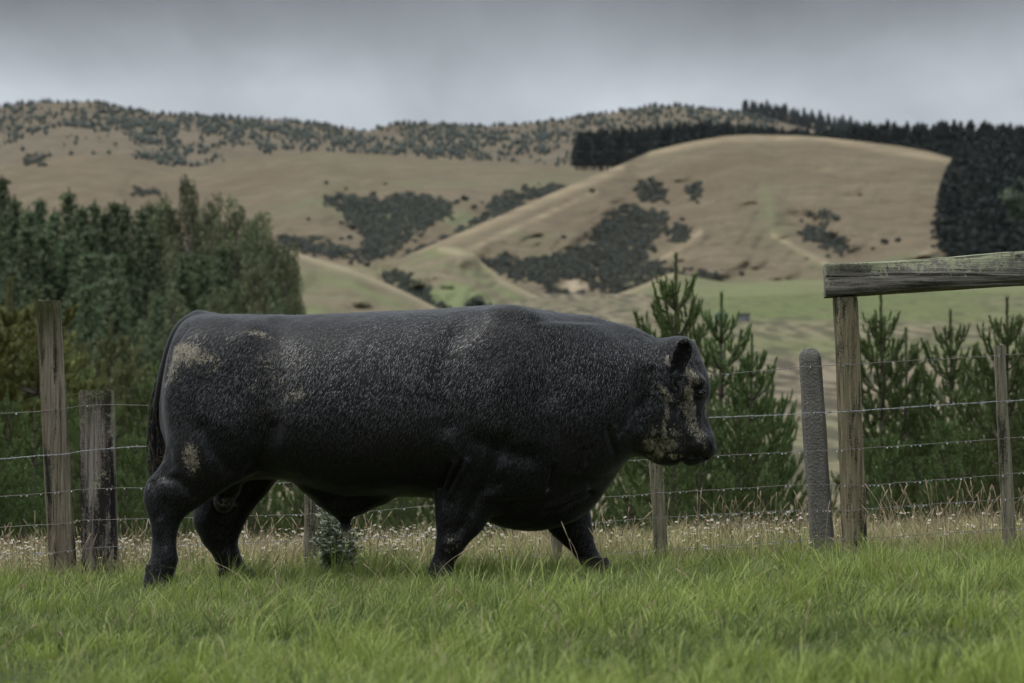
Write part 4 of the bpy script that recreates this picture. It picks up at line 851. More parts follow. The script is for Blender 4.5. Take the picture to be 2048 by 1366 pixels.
# thistle by the thin post
def fn(t, put, b): put(color=t.mix(t.attr('tint'), (.11, .145, .085, 1), (.50, .54, .42, 1)), rough=.6, spec=.4)
M_th = material('thistle leaf', fn)
D = 16.75; base = P(680, 1165, D); base[2] = float(ground_z(base[0], D - 16)); th = empty('thistle', base, 'spiny grey green thistle in front of the thin post under the bull\'s belly', 'thistle')
mbf = MB(); mbs = MB(); mbh = MB()
for i_ in range(26):
    tip = P(R.choice([640, 655, 648, 665, 680, 690, 703, 712, 672]) + R.normal(0, 7), 1012 + 95 * R.random() ** 1.4, D + R.normal(0, .09)); b0 = base + (R.normal(0, .02), R.normal(0, .02), -.02)
    tt = np.linspace(0, 1, 12)[:, None]; cur = b0 + (tip - b0) * tt + np.array([R.normal(0, .03), R.normal(0, .02), 0]) * np.sin(tt * math.pi); tube(mbs, cur, np.linspace(.0045, .0018, 12), 6, a=.3)
    for j in range(34):
        u0 = R.uniform(.05, 1.0); c = np.array([np.interp(u0, tt[:, 0], cur[:, q_]) for q_ in range(3)]); a = R.uniform(0, 6.28); d = np.array([math.cos(a), math.sin(a), R.uniform(-.1, .7)]); d /= np.linalg.norm(d)
        L = R.uniform(.045, .09) * (1.2 - .5 * u0); sdv = np.cross(d, (0, 0, 1)); sdv /= np.linalg.norm(sdv); tn_ = R.random()
        ks = 5; VV = []; 
        for q_ in range(ks):                # lobed, spine-tipped leaf
            f = q_ / ks; m_ = c + d * L * f + np.array([0, 0, .25 * L * f * (1 - f)]); w_ = L * .26 * (1 - f * .75)
            for s_ in (-1, 1):
                tipv = c + d * L * (f + .16) + s_ * sdv * w_ * 1.2 + np.array([0, 0, L * .10 * R.normal()]); mbf.add([m_, m_ + d * L / ks * 1.1, tipv], [[0, 1, 2]], tn_ * .8)
        mbf.add([c + d * L * .75 - sdv * .002, c + d * L * .75 + sdv * .002, c + d * L * 1.15], [[0, 1, 2]], 1.0)
    mbh = MB(); ico(mbh, cur[-1], (.009, .009, .012), .6, 5, 8)
    for j in range(46):
        dv = R.normal(size=3); dv[2] = abs(dv[2]) * .8 + .1; dv /= np.linalg.norm(dv); c = cur[-1] + dv * .008; s2 = np.cross(dv, (0, 0, 1)) * .0014; mbh.add([c - s2, c + s2, c + dv * R.uniform(.008, .018)], [[0, 1, 2]], R.uniform(.5, 1))
    link('flower_bud', mbh.mesh('thistle_bud', M_th, smooth=False), th)
link('foliage', mbf.mesh('thistle_foliage', M_th, smooth=False), th); link('stem', mbs.mesh('thistle_stem', M_th), th)
# small clumps of taller grass at post feet
# ------------------------------------------------------------------ the bull: one continuous skin grown from a distance field
H = .0105
gx = np.arange(-1.93, 1.12, H); gy = np.arange(-.56, .56, H); gz = np.arange(-.16, 1.46, H)
GX, GY, GZ = np.meshgrid(gx.astype(np.float32), gy.astype(np.float32), gz.astype(np.float32), indexing='ij')
FLD = np.full(GX.shape, 1.0, np.float32)
def smin(a, b, k): h = np.clip(.5 + .5 * (b - a) / k, 0, 1); return b * (1 - h) + a * h - k * h * (1 - h)
def box_of(lo, hi, m):
    sl = []
    for g, l, h_ in zip((gx, gy, gz), lo, hi):
        a = max(0, int(np.searchsorted(g, l - m))); b = min(len(g), int(np.searchsorted(g, h_ + m)) + 1); sl.append(slice(a, b))
    return tuple(sl)
def cone_sdf(X, Y, Z, a, b, ra, rb):
    ba = b - a; L2 = float(ba @ ba); h = np.clip(((X - a[0]) * ba[0] + (Y - a[1]) * ba[1] + (Z - a[2]) * ba[2]) / L2, 0, 1)
    return np.sqrt((X - a[0] - h * ba[0]) ** 2 + (Y - a[1] - h * ba[1]) ** 2 + (Z - a[2] - h * ba[2]) ** 2) - (ra + (rb - ra) * h)
def add_chain(pts, y0, sy, k=.04, yend=None):
    """pts: (px, py, radius px); y0: sideways place; sy: sideways thickness relative to the radius"""
    global FLD
    ys = np.linspace(y0, y0 if yend is None else yend, len(pts))
    q = [(np.array([px2x(p[0], 16 + y), y, py2z(p[1], 16 + y)]), p[2] * (16 + y) / FPX, y) for p, y in zip(pts, ys)]
    for (a, ra, ya), (b, rb, yb) in zip(q[:-1], q[1:]):
        lo = np.minimum(a, b) - max(ra, rb); hi = np.maximum(a, b) + max(ra, rb); sl = box_of(lo, hi, .09)
        ym = (ya + yb) / 2
        A = a.copy(); B = b.copy(); A[1] = (ya - ym) / sy + ym; B[1] = (yb - ym) / sy + ym
        d = cone_sdf(GX[sl], (GY[sl] - ym) / sy + ym, GZ[sl], A, B, ra, rb) * (sy if sy < 1 else 1)
        FLD[sl] = smin(FLD[sl], d, k)
def add_ell(px, py, y, rx, rz, ry, k=.04, sub=False, rot=0.0):
    global FLD
    D = 16 + y; c = np.array([px2x(px, D), y, py2z(py, D)]); r = np.array([rx * D / FPX, ry, rz * D / FPX]); m = max(r); sl = box_of(c - m, c + m, .08)
    dx = GX[sl] - c[0]; dz = GZ[sl] - c[2]; cr, sr = math.cos(rot), math.sin(rot)
    u = (dx * cr + dz * sr) / r[0]; w = (-dx * sr + dz * cr) / r[2]; v = (GY[sl] - c[1]) / r[1]
    d = (np.sqrt(u * u + v * v + w * w) - 1) * float(min(r))
    FLD[sl] = -smin(-FLD[sl], d, k) if sub else smin(FLD[sl], d, k)

# trunk and neck: back line, belly line and half width along the body (photo pixels, metres)
TR = np.array([(322, 800, 850, .02), (324, 775, 868, .07), (328, 748, 885, .115), (336, 708, 908, .17), (347, 672, 930, .215), (362, 646, 948, .25), (380, 631, 958, .272), (400, 626, 964, .288), (440, 628, 968, .31), (520, 629, 958, .34), (575, 630, 960, .37), (610, 630, 976, .385), (650, 628, 992, .40),
    (700, 626, 1000, .412), (760, 623, 996, .42), (820, 621, 993, .418), (880, 618, 998, .405), (940, 613, 1022, .39), (985, 609.5, 1038, .375), (1030, 611, 1050, .36), (1080, 619, 1052, .34), (1120, 625, 1038, .315), (1160, 632, 1018, .29), (1190, 640, 990, .27), (1215, 649, 962, .25),
    (1240, 661, 935, .232), (1265, 673, 912, .215), (1290, 683, 905, .20), (1315, 690, 900, .185), (1335, 697, 895, .16), (1352, 712, 880, .11), (1362, 740, 850, .05)], float)
xs = px2x(TR[:, 0]); q = GX[:, 0, 0]
def prof(c): 
    v = np.interp(q, xs, c); w = np.convolve(np.pad(v, 4, 'edge'), np.array([1, 2, 3, 4, 5, 4, 3, 2, 1]) / 25, 'valid'); return w[:, None, None]
T_, B_, W_ = prof(py2z(TR[:, 1])), prof(py2z(TR[:, 2])), prof(TR[:, 3])
zc = B_ + (T_ - B_) * .50; hh = (T_ - B_) / 2
u = (GZ - zc) / hh; nn = 2.25
wz = 1 + .03 * np.sin((u + .15) * 2.2)
body = ((np.abs(GY / (W_ * wz)) ** nn + np.abs(u) ** nn) ** (1 / nn) - 1) * np.minimum(W_, hh) 
out = np.maximum(xs[0] - GX, GX - xs[-1]); body = np.where(out > 0, np.maximum(body, out + .005), body)
FLD = np.minimum(FLD, body.astype(np.float32)); del body, u, wz, out
for s_ in (-1, 1):
    add_ell(432, 800, s_ * .20, 100, 135, .135, .10)                       # haunch
    add_ell(1010, 800, s_ * .235, 95, 165, .135, .12, rot=-.12)             # shoulder
    add_ell(1120, 800, s_ * .17, 110, 120, .115, .12)                      # neck muscle
    add_ell(740, 850, s_ * .27, 190, 100, .15, .12)                        # barrel
add_chain([(1180, 690, 44), (1250, 705, 40), (1310, 722, 34)], 0, .9, .08)        # crest
# hind legs
add_chain([(455, 850, 100), (418, 905, 76), (378, 955, 52), (340, 993, 42), (331, 1025, 32)], -.22, .62, .05)
add_chain([(331, 1025, 31.5), (329, 1060, 24.5), (328, 1095, 22.5), (329, 1118, 25), (321, 1142, 27), (316, 1166, 27), (314, 1186, 28)], -.22, .78, .02)
add_chain([(318, 976, 22), (312, 1000, 20)], -.22, .62, .03)
add_chain([(520, 860, 95), (482, 945, 60), (448, 1008, 46), (436, 1040, 41), (439, 1068, 33)], .20, .60, .05)
add_chain([(436, 1040, 40), (439, 1070, 32), (453, 1108, 24.5), (466, 1136, 23), (483, 1160, 23), (488, 1182, 26)], .20, .78, .02)
# front legs
add_chain([(985, 870, 92), (950, 960, 66), (925, 1012, 46), (921, 1034, 42), (908, 1067, 31)], -.205, .68, .05)
add_chain([(908, 1067, 31), (899, 1092, 26), (889, 1117, 20.5), (883, 1135, 22), (880, 1158, 24), (878, 1180, 27)], -.205, .84, .02)
add_chain([(905, 1076, 27), (899, 1090, 25)], -.205, .9, .02)
add_chain([(1080, 930, 80), (1118, 992, 56), (1138, 1040, 38), (1154, 1071, 29.5)], .20, .7, .05)
add_chain([(1154, 1071, 29.5), (1169, 1098, 22), (1181, 1120, 19.5), (1190, 1139, 20), (1196, 1158, 22)], .20, .84, .02)
# brisket, dewlap, sheath, scrotum, flank skin
add_ell(1075, 1000, 0, 95, 52, .13, .08); add_ell(1150, 965, 0, 75, 50, .09, .06, rot=.55)
add_ell(1035, 1010, 0, 60, 38, .17, .06)
add_chain([(622, 968, 22), (655, 990, 24), (682, 1010, 22), (715, 1003, 23), (760, 988, 22)], 0, 1.5, .05)
add_chain([(684, 1012, 19), (688, 1030, 12), (692, 1050, 10)], 0, .9, .025)
add_ell(455, 965, .02, 30, 40, .085, .03); add_ell(448, 1000, .0, 21, 27, .085, .02)
# tail head
add_chain([(425, 640, 12), (396, 637, 13), (370, 650, 11), (352, 672, 8)], 0, .9, .03)
# head: rows from poll to chin: back edge, front edge (pixels), half width
HR = np.array([(672, 1352, 1368, .02), (677, 1336, 1379, .06), (684, 1322, 1388, .085), (698, 1312, 1395, .11), (720, 1304, 1405, .13), (745, 1300, 1414, .143), (765, 1296, 1420, .15), (785, 1290, 1421.5, .15), (805, 1284, 1418, .142), (830, 1276, 1415, .13), (850, 1270, 1419, .118), (868, 1268, 1427, .108), (885, 1270, 1433, .104), (898, 1276, 1434, .10), (908, 1286, 1431, .094), (918, 1300, 1424, .082), (926, 1314, 1398, .06), (931, 1330, 1380, .03)], float)
zz = GZ[0, 0, :]; hz = py2z(HR[:, 0]); o_ = np.argsort(hz)
pr = lambda c: np.interp(zz, hz[o_], c[o_])[None, None, :]
Lx, Rx, Wh = pr(px2x(HR[:, 1])), pr(px2x(HR[:, 2])), pr(HR[:, 3])
cx = (Lx + Rx) / 2; hx = (Rx - Lx) / 2 + 1e-4; uh = (GX - cx) / hx
taper = 1 - .10 * np.clip(uh, 0, 1)
hd = ((np.abs(GY / (Wh * taper)) ** 2.5 + np.abs(uh) ** 2.5) ** (1 / 2.5) - 1) * np.minimum(Wh, hx)
out = np.maximum(hz.min() - GZ, GZ - hz.max()); hd = np.where(out > 0, np.maximum(hd, out + .004), hd)
FLD = smin(FLD, hd.astype(np.float32), .05); del hd, uh, out
for s_ in (-1, 1):
    add_ell(1318, 850, s_ * .085, 38, 52, .055, .04)                       # cheek
    add_ell(1398, 762, s_ * .122, 19, 11, .024, .018, rot=-.5)               # brow
    add_ell(1404, 883, s_ * .065, 24, 24, .045, .03)                        # muzzle pad
    add_ell(1402, 787, s_ * .150, 13, 12, .026, .012, sub=True)             # eye socket
    add_ell(1416, 832, s_ * .085, 7, 34, .030, .03, sub=True)               # hollow beside the nose bridge
    add_ell(1388, 822, s_ * .128, 20, 26, .018, .04, sub=True)
    add_ell(1429, 886, s_ * .050, 5.5, 4.5, .020, .008, sub=True)           # nostril
    add_ell(1290, 800, s_ * .20, 22, 60, .030, .05, sub=True)               # groove behind the jaw
add_ell(1386, 918, 0, 23, 13, .058, .012)                                   # lower lip
add_ell(1326, 914, 0, 26, 15, .075, .02)                                    # chin skin
add_ell(1362, 925, 0, 4, 5, .10, .010, sub=True)
add_ell(1392, 912, 0, 24, 2.2, .12, .006, sub=True, rot=-.1)                # mouth line
add_ell(1350, 690, 0, 34, 14, .08, .03)                                     # poll

def surface_nets(F, x0, h):
    ins = F < 0; nx, ny, nz = F.shape; c = (nx - 1, ny - 1, nz - 1)
    cnt = np.zeros(c, np.uint8); acc = np.zeros(c + (3,), np.float32)
    for ax in range(3):
        e = [slice(None)] * 3; f = [slice(None)] * 3; e[ax] = slice(0, -1); f[ax] = slice(1, None); e, f = tuple(e), tuple(f)
        cr = ins[e] != ins[f]; tt = np.where(cr, F[e] / np.where(cr, F[e] - F[f], 1), 0).astype(np.float32)
        o1, o2 = [a for a in range(3) if a != ax]
        for i in (0, 1):
            for j in (0, 1):
                s = [slice(None)] * 3; s[o1] = slice(i, i + c[o1]); s[o2] = slice(j, j + c[o2]); s = tuple(s)
                m = cr[s]; cnt += m; acc[..., ax] += np.where(m, tt[s], 0); acc[..., o1] += m * i; acc[..., o2] += m * j
    act = cnt > 0; idx = -np.ones(c, np.int64); idx[act] = np.arange(act.sum())
    ijk = np.argwhere(act); V = (ijk + acc[act] / cnt[act][:, None]) * h + np.asarray(x0)
    Q = []
    for ax in range(3):
        o1, o2 = (ax + 1) % 3, (ax + 2) % 3
        e = [slice(1, -1)] * 3; f = [slice(1, -1)] * 3; e[ax] = slice(0, -1); f[ax] = slice(1, None)
        a, b = ins[tuple(e)], ins[tuple(f)]; m = np.argwhere(a != b); st = a[a != b]
        m = m + 1; m[:, ax] -= 1
        d1 = np.zeros(3, int); d1[o1] = 1; d2 = np.zeros(3, int); d2[o2] = 1
        g = lambda p: idx[p[:, 0], p[:, 1], p[:, 2]]
        qd = np.stack([g(m - d1 - d2), g(m - d2), g(m), g(m - d1)], -1); qd[~st] = qd[~st][:, ::-1]; Q.append(qd)
    Q = np.concatenate(Q); return V, Q[(Q >= 0).all(1)]
V, Q = surface_nets(FLD, (gx[0], gy[0], gz[0]), H)
del GX, GY, GZ, FLD
def edges_of(Q): e = np.concatenate([Q[:, [i, (i + 1) % Q.shape[1]]] for i in range(Q.shape[1])]); return e
E_ = edges_of(Q); deg = np.bincount(E_.ravel(), minlength=len(V)).astype(float)
def lap(a):
    s = np.zeros_like(a)
    for c in range(a.shape[1]): s[:, c] = (np.bincount(E_[:, 0], a[E_[:, 1], c], len(V)) + np.bincount(E_[:, 1], a[E_[:, 0], c], len(V))) / deg
    return s
for it in range(5): V += .5 * (lap(V) - V)
def vnormals(V, Q):
    n = np.cross(V[Q[:, 2]] - V[Q[:, 0]], V[Q[:, 3]] - V[Q[:, 1]]); N = np.zeros_like(V)
    for c in range(4):
        for a in range(3): N[:, a] += np.bincount(Q[:, c], n[:, a], len(V))
    return N / (np.linalg.norm(N, axis=1)[:, None] + 1e-12)
N = vnormals(V, Q)
VX = 1024 + V[:, 0] * FPX / 16; VY = HOR - (V[:, 2] - CZ) * FPX / 16        # pattern coordinates on the flank (same on both sides)
side = sm(np.abs(N[:, 1]), .15, .5)
disp = np.zeros(len(V))
def stroke(pl, w, amp, fade=True):
    global disp
    d = pl_dist(VX, VY, pl); disp += amp * 1.9 * np.exp(-(d / w) ** 2) * side
# folds and muscle lines seen on the coat
stroke([(905, 928), (893, 950), (884, 975)], 4.5, -.014); stroke([(915, 926), (902, 950), (891, 982)], 5, .010); stroke([(927, 922), (908, 955), (895, 984)], 4, -.011); stroke([(938, 922), (918, 958), (902, 990)], 6, .008)
stroke([(1106, 936), (1103, 955), (1097, 976)], 4.5, -.012); stroke([(1090, 1022), (1120, 1014), (1150, 1002), (1180, 985)], 6, -.012); stroke([(1094, 1012), (1130, 1000), (1168, 978)], 8, .009)
stroke([(1152, 942), (1160, 915), (1165, 900)], 4, -.008); stroke([(1172, 925), (1180, 895)], 4, -.006)
stroke([(930, 1052), (955, 1000), (990, 930), (1010, 880)], 12, -.012); stroke([(960, 985), (1000, 965)], 14, -.008)
stroke([(1025, 640), (1070, 665), (1100, 720), (1105, 790)], 20, -.010); stroke([(945, 640), (905, 690), (890, 760), (900, 850)], 24, -.013)
stroke([(948, 636), (985, 624), (1030, 625), (1070, 634)], 11, .003)
stroke([(960, 880), (1010, 905), (1060, 915)], 20, -.010); stroke([(1000, 760), (980, 860)], 30, .008)
stroke([(560, 640), (575, 720), (560, 800), (530, 870)], 26, -.010); stroke([(520, 650), (500, 680)], 24, .008)
stroke([(515, 945), (540, 900), (555, 860)], 18, -.014); stroke([(530, 950), (580, 962), (640, 990)], 10, .006)
stroke([(380, 655), (350, 700), (338, 760)], 8, -.010); stroke([(470, 940), (440, 900), (420, 860)], 14, -.008); stroke([(345, 900), (352, 930), (330, 955)], 10, -.006)
stroke([(348, 955), (375, 960), (400, 990)], 9, -.006); stroke([(318, 965), (330, 1000), (334, 1030)], 7, -.007); stroke([(344, 1000), (343, 1050), (341, 1090)], 6, -.005)
stroke([(760, 795), (800, 792), (850, 800), (880, 806)], 5, -.0012); stroke([(770, 818), (820, 812), (860, 818)], 6, -.001)
stroke([(1292, 792), (1265, 830), (1236, 867)], 5, -.008); stroke([(1300, 745), (1285, 790), (1275, 850)], 9, -.007); stroke([(1215, 860), (1225, 900)], 6, -.006); stroke([(1245, 800), (1232, 850)], 7, -.005)
stroke([(1352, 762), (1340, 800), (1330, 850), (1318, 900)], 5, -.006); stroke([(1362, 770), (1352, 820), (1345, 870)], 6, .004); stroke([(1310, 780), (1328, 800), (1336, 815)], 4, -.006); stroke([(1306, 880), (1318, 900), (1312, 920)], 4, -.006); stroke([(1335, 880), (1338, 905)], 4, -.006)
stroke([(1380, 800), (1385, 840), (1380, 870)], 6, .006); stroke([(1372, 795), (1372, 850)], 5, -.004)
stroke([(898, 1080), (905, 1085), (918, 1078)], 5, .006)
for a in range(5): stroke([(434, 986 + a * 9), (448, 990 + a * 9), (464, 986 + a * 9)], 1.8, -.006)
disp += side * .0045 * fbm(V, 5.0, 3, 21) + .0016 * fbm(V * [1, 1, .6], 22, 3, 33)
face = sm(VX, 1240, 1300)
disp += face * side * .0035 * fbm(V, 30, 3, 44)
V = V + N * disp[:, None]
for it in range(1): V += .4 * (lap(V) - V)
N = vnormals(V, Q)
# dried mud, as the bull carries it
mud = np.zeros(len(V))
def dirt(cx, cy, rx, ry, a=1.0, rot=0.0):
    global mud
    dx, dy = VX - cx, VY - cy; c, s = math.cos(rot), math.sin(rot); d = ((dx * c + dy * s) / rx) ** 2 + ((-dx * s + dy * c) / ry) ** 2; mud = np.maximum(mud, a * np.exp(-d ** 1.5))
for a in [(378, 710, 56, 26, 1.0, .15), (348, 735, 26, 38, 1.0, .35), (333, 770, 12, 26, .95), (420, 722, 40, 16, .70, .1), (440, 742, 26, 9, .62, -.4), (396, 915, 19, 33, 1.0, -.1), (600, 793, 40, 16, .58, -.5), (525, 673, 34, 9, .68), (520, 770, 10, 45, .42), (545, 820, 34, 8, .48), (565, 740, 60, 60, .40),
          (1332, 724, 6, 15, .95), (1322, 780, 13, 9, 1.0, .6), (1336, 796, 11, 11, 1.0), (1333, 825, 7, 22, .9), (1326, 862, 8, 26, 1.0), (1317, 900, 11, 24, 1.1), (1296, 888, 18, 20, .8), (1305, 865, 14, 24, .62), (1340, 890, 22, 20, .85), (1346, 868, 18, 22, .6), (1302, 915, 14, 10, .9), (1345, 912, 18, 9, .8),
          (1374, 745, 13, 14, .9), (1384, 760, 13, 15, .95), (1374, 792, 13, 26, .95), (1378, 826, 14, 26, 1.0), (1386, 856, 13, 20, .9), (1398, 872, 13, 16, .8), (1407, 892, 6, 12, .6), (1411, 818, 4, 24, .8), (1358, 820, 14, 34, .42), (1356, 775, 8, 18, .5),
          (908, 1078, 20, 24, .52), (897, 1100, 8, 18, .45), (450, 1008, 24, 22, .60), (905, 1075, 12, 10, .6)]: dirt(*a)
mud *= side * np.where(VX > 1280, 1.12, 1.0)
belly = sm(VY, 560, 1050)

def fn(t, put, b):
    co = t.coord('Object'); st = t.coord('Object', (1.0, 1, .28), (0, -.45, 0))
    hair = t.noise(st, 190, 3, .7); lump = t.noise(co, 30, 4, .65); big = t.noise(co, 2.6, 4, .6); drip = t.noise(t.coord('Object', (1, 1, .07)), 42, 3, .6)
    base = t.mix(t.ramp(hair, [(.42, 0), (.72, 1)]), (.0022, .0022, .0022, 1), (.024, .0241, .0247, 1))
    base = t.mix(t.ramp(big, [(.45, 0), (.7, 1)]), base, (.012, .010, .008, 1))
    m = t.attr('mud')
    ck = t.noise(t.coord('Object', (1, 1, .7)), 85, 4, .8, .8)
    mm = t.math('ADD', t.math('MULTIPLY', m, .92), t.math('MULTIPLY', t.math('SUBTRACT', t.math('ADD', t.math('MULTIPLY', lump, .35), t.math('MULTIPLY', ck, .85)), .6), 3.4))
    mm = t.math('MULTIPLY', t.ramp(mm, [(.48, 0), (.85, 1)]), t.ramp(m, [(.12, 0), (.4, 1)]))
    dr = t.math('MULTIPLY', t.ramp(drip, [(.60, 0), (.68, 1)]), t.math('MULTIPLY', m, .55))
    mc = t.mix(t.ramp(ck, [(.35, 0), (.68, 1)]), (.11, .088, .058, 1), (.62, .54, .39, 1))
    c = t.mix(t.math('MULTIPLY', t.math('MAXIMUM', mm, dr), .82), base, mc)
    fleck = t.ramp(t.vor(t.coord('Object', (1, 1, .4), (0, -.45, 0)), 95, out='Distance'), [(.05, 1), (.12, 0)])
    fleck = t.math('MULTIPLY', fleck, t.ramp(t.noise(co, 7, 3), [(.48, 0), (.62, .8)]))
    c = t.mix(t.math('MULTIPLY', fleck, .40), c, (.22, .23, .24, 1))  # pale flecks paint glints of the wet coat into its colour
    h = t.math('ADD', t.math('MULTIPLY', hair, .5), t.math('MULTIPLY', lump, .5)); h = t.math('ADD', h, t.math('MULTIPLY', mm, .5))
    nrm = t.bump(h, .5, .006)
    put(color=c, rough=t.math('MULTIPLY_ADD', mm, .3, .50), spec=.20, normal=nrm, sheen=.26, sheen_rough=.4, sheen_tint=(.85, .87, .90, 1))
M_coat = material('wet black coat', fn)
bull = empty('bull', (-.4, 0, .02), 'heavy black hornless bull with mud on its face and rump walking along the wire fence', 'bull')
ob = link('body', mesh_np('bull_body', V, Q, mat=M_coat, attrs={'mud': mud}), bull)

# coat hair: short wet tufts lying back and down along the skin (uncountable)
tri = np.concatenate([Q[:, [0, 1, 2]], Q[:, [0, 2, 3]]]); ar = np.linalg.norm(np.cross(V[tri[:, 1]] - V[tri[:, 0]], V[tri[:, 2]] - V[tri[:, 0]]), axis=1)
n = 150000; ti = R.choice(len(tri), n, p=ar / ar.sum()); b1, b2 = R.random((2, n)); fl = b1 + b2 > 1; b1[fl], b2[fl] = 1 - b1[fl], 1 - b2[fl]
p = V[tri[ti, 0]] + b1[:, None] * (V[tri[ti, 1]] - V[tri[ti, 0]]) + b2[:, None] * (V[tri[ti, 2]] - V[tri[ti, 0]]); nr = N[tri[ti, 0]]
hx_ = 1024 + p[:, 0] * 400; hy_ = HOR - (p[:, 2] - CZ) * 400
d = np.stack([-.45 + .25 * vnoise(p, 3, 5), .1 * R.normal(size=n), -.85 + 0 * p[:, 0]], -1)
hf = sm(hx_, 1290, 1340)[:, None]; d = d * (1 - hf) + hf * np.stack([.1 * R.normal(size=n) - .1, 0 * p[:, 0], -1 + 0 * p[:, 0]], -1)
d += R.normal(0, .16, (n, 3)); d -= nr * (d * nr).sum(1)[:, None]; d /= np.linalg.norm(d, axis=1)[:, None] + 1e-9
L = R.uniform(.009, .021, n)[:, None]; w = R.uniform(.0005, .0011, n)[:, None]; lift = R.uniform(.10, .30, n)[:, None]
keep = ~((hx_ > 1385) & (hx_ < 1415) & (hy_ > 772) & (hy_ < 800))
s2 = np.cross(d, nr); p = p + nr * .0006
v = np.stack([p - s2 * w, p + s2 * w, p + d * L + nr * L * lift], 1)[keep]
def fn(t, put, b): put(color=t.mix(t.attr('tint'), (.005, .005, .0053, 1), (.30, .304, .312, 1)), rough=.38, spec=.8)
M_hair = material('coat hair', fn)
pk = p[keep]; tn = np.repeat(np.clip(R.random(len(v)) ** 2.2 * (.62 + .5 * fbm(pk, 3.0, 3, 77)) * (.08 + .92 * sm(pk[:, 2], .66, 1.02)) * (1 - .6 * hf[keep][:, 0]) * (1 + .5 * np.exp(-((pk[:, 0] + .45) / .55) ** 2)), 0, 1), 3)  # paler on the upper mid flank: light from above painted into the hair tint
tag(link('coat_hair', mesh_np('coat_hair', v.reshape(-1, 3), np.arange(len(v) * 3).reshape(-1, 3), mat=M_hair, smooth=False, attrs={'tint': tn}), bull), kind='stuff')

# eyes, ears, tail, hooves, nose
def fn(t, put, b): put(color=(.006, .005, .004, 1), rough=.06, spec=.6)
M_eye = material('dark eye', fn)
def fn(t, put, b): put(color=(.010, .010, .011, 1), rough=.35, spec=.5)
M_lid = material('eyelid skin', fn)
def fn(t, put, b):
    co = t.coord('Object', (1, 1, .4)); put(color=t.mix(t.noise(co, 60, 4), (.006, .006, .006, 1), (.028, .022, .017, 1)), rough=.6)
M_hoof = material('hoof horn', fn)
def ray_y(px, py, s_):                       # sideways place of the skin at a flank position
    m = (np.hypot(VX - px, VY - py) < 5) & (V[:, 1] * s_ > .02); return np.median(V[m, 1]) if m.any() else s_ * .13
for s_ in (-1, 1):
    y = ray_y(1401, 787, s_); D = 16 + y
    c = np.array([px2x(1401, D), y + s_ * .004, py2z(787, D)])
    mb = MB(); ico(mb, (0, 0, 0), (.0195, .0195, .0185), 0, 12, 18); vv = mb.v[0]; vv /= np.linalg.norm(vv / .019, axis=1)[:, None]; mb.v[0] = vv + c
    link('eye', mb.mesh('bull_eye', M_eye), bull)
    lb = MB(); e = lambda a, rx, rz, dy: c + np.array([math.cos(a) * rx, s_ * dy, math.sin(a) * rz + .001])
    tube(lb, [e(a, .024, .0145, .013 - .010 * abs(math.cos(a))) for a in np.linspace(math.pi * 1.02, -.1, 12)], [.002] + [.0058] * 10 + [.002], 8)
    tube(lb, [e(a, .024, .0165, .010 - .008 * abs(math.cos(a))) for a in np.linspace(math.pi * 1.0, math.pi * 2.05, 12)], [.002] + [.0042] * 10 + [.002], 8)
    link('eyelid', lb.mesh('bull_eyelid', M_lid), bull)
    # ear: a cupped leaf standing up from behind the poll
    D = 16 + s_ * .15; rows_ = [(776, 1346, 1354), (765, 1343, 1358), (748, 1340, 1364), (730, 1341, 1374), (715, 1344, 1381), (700, 1348, 1384), (690, 1352, 1383), (683, 1358, 1379), (679, 1364, 1373)]
    g = []
    for i, (yy, a0, a1) in enumerate(rows_):
        tt = i / (len(rows_) - 1)
        for side_ in (0, 1):
            for j in range(9):
                uu = j / 8; x = a0 + (a1 - a0) * uu; cup = (.028 * math.sin(math.pi * uu) * math.sin(math.pi * min(1, tt * .8 + .18))) 
                th = .0045 * (1 - side_ * 2) * math.sin(math.pi * min(.99, max(.01, uu * .96 + .02))) ** .4
                yo = .150 + .05 * tt + cup * -1 + th
                g.append([px2x(x, D), s_ * yo if s_ > 0 else -yo, py2z(yy, D)])
    g = np.array(g).reshape(len(rows_), 2, 9, 3); loopv = np.concatenate([g[:, 0], g[:, 1, ::-1]], 1); nr_, nc_ = loopv.shape[:2]
    i = np.arange(nr_ - 1)[:, None] * nc_ + np.arange(nc_)[None]; j = np.arange(nr_ - 1)[:, None] * nc_ + (np.arange(nc_) + 1)[None] % nc_
    mb = MB(); mb.add(loopv.reshape(-1, 3), np.stack([i, j, j + nc_, i + nc_], -1).reshape(-1, 4)); mb.add(loopv[-1], [list(range(nc_))])
    er = link('ear', mb.mesh('bull_ear', M_coat), bull)
    # hair fringe inside and round the ear
    pp = np.concatenate([g[:, 0, 0], g[:, 0, 8], g[:, 0, 1], g[:, 0, 7], g[-1, 0], g[-2, 0]]); n = 450; ii = R.integers(0, len(pp), n); p = pp[ii] + R.normal(0, .004, (n, 3)); dd = np.stack([R.normal(.15, .35, n), s_ * R.uniform(.0, .5, n), R.normal(.1, .6, n)], -1); dd /= np.linalg.norm(dd, axis=1)[:, None]
    sd2 = np.cross(dd, R.normal(size=(n, 3))); sd2 /= np.linalg.norm(sd2, axis=1)[:, None]; L = R.uniform(.006, .014, n)[:, None]
    v = np.stack([p - sd2 * .0012, p + sd2 * .0012, p + dd * L], 1)
    tag(link('ear_hair', mesh_np('ear_hair', v.reshape(-1, 3), np.arange(3 * n).reshape(-1, 3), mat=M_hair, smooth=False, attrs={'tint': np.repeat(R.uniform(.1, .6, n), 3)}), er, True), kind='stuff')
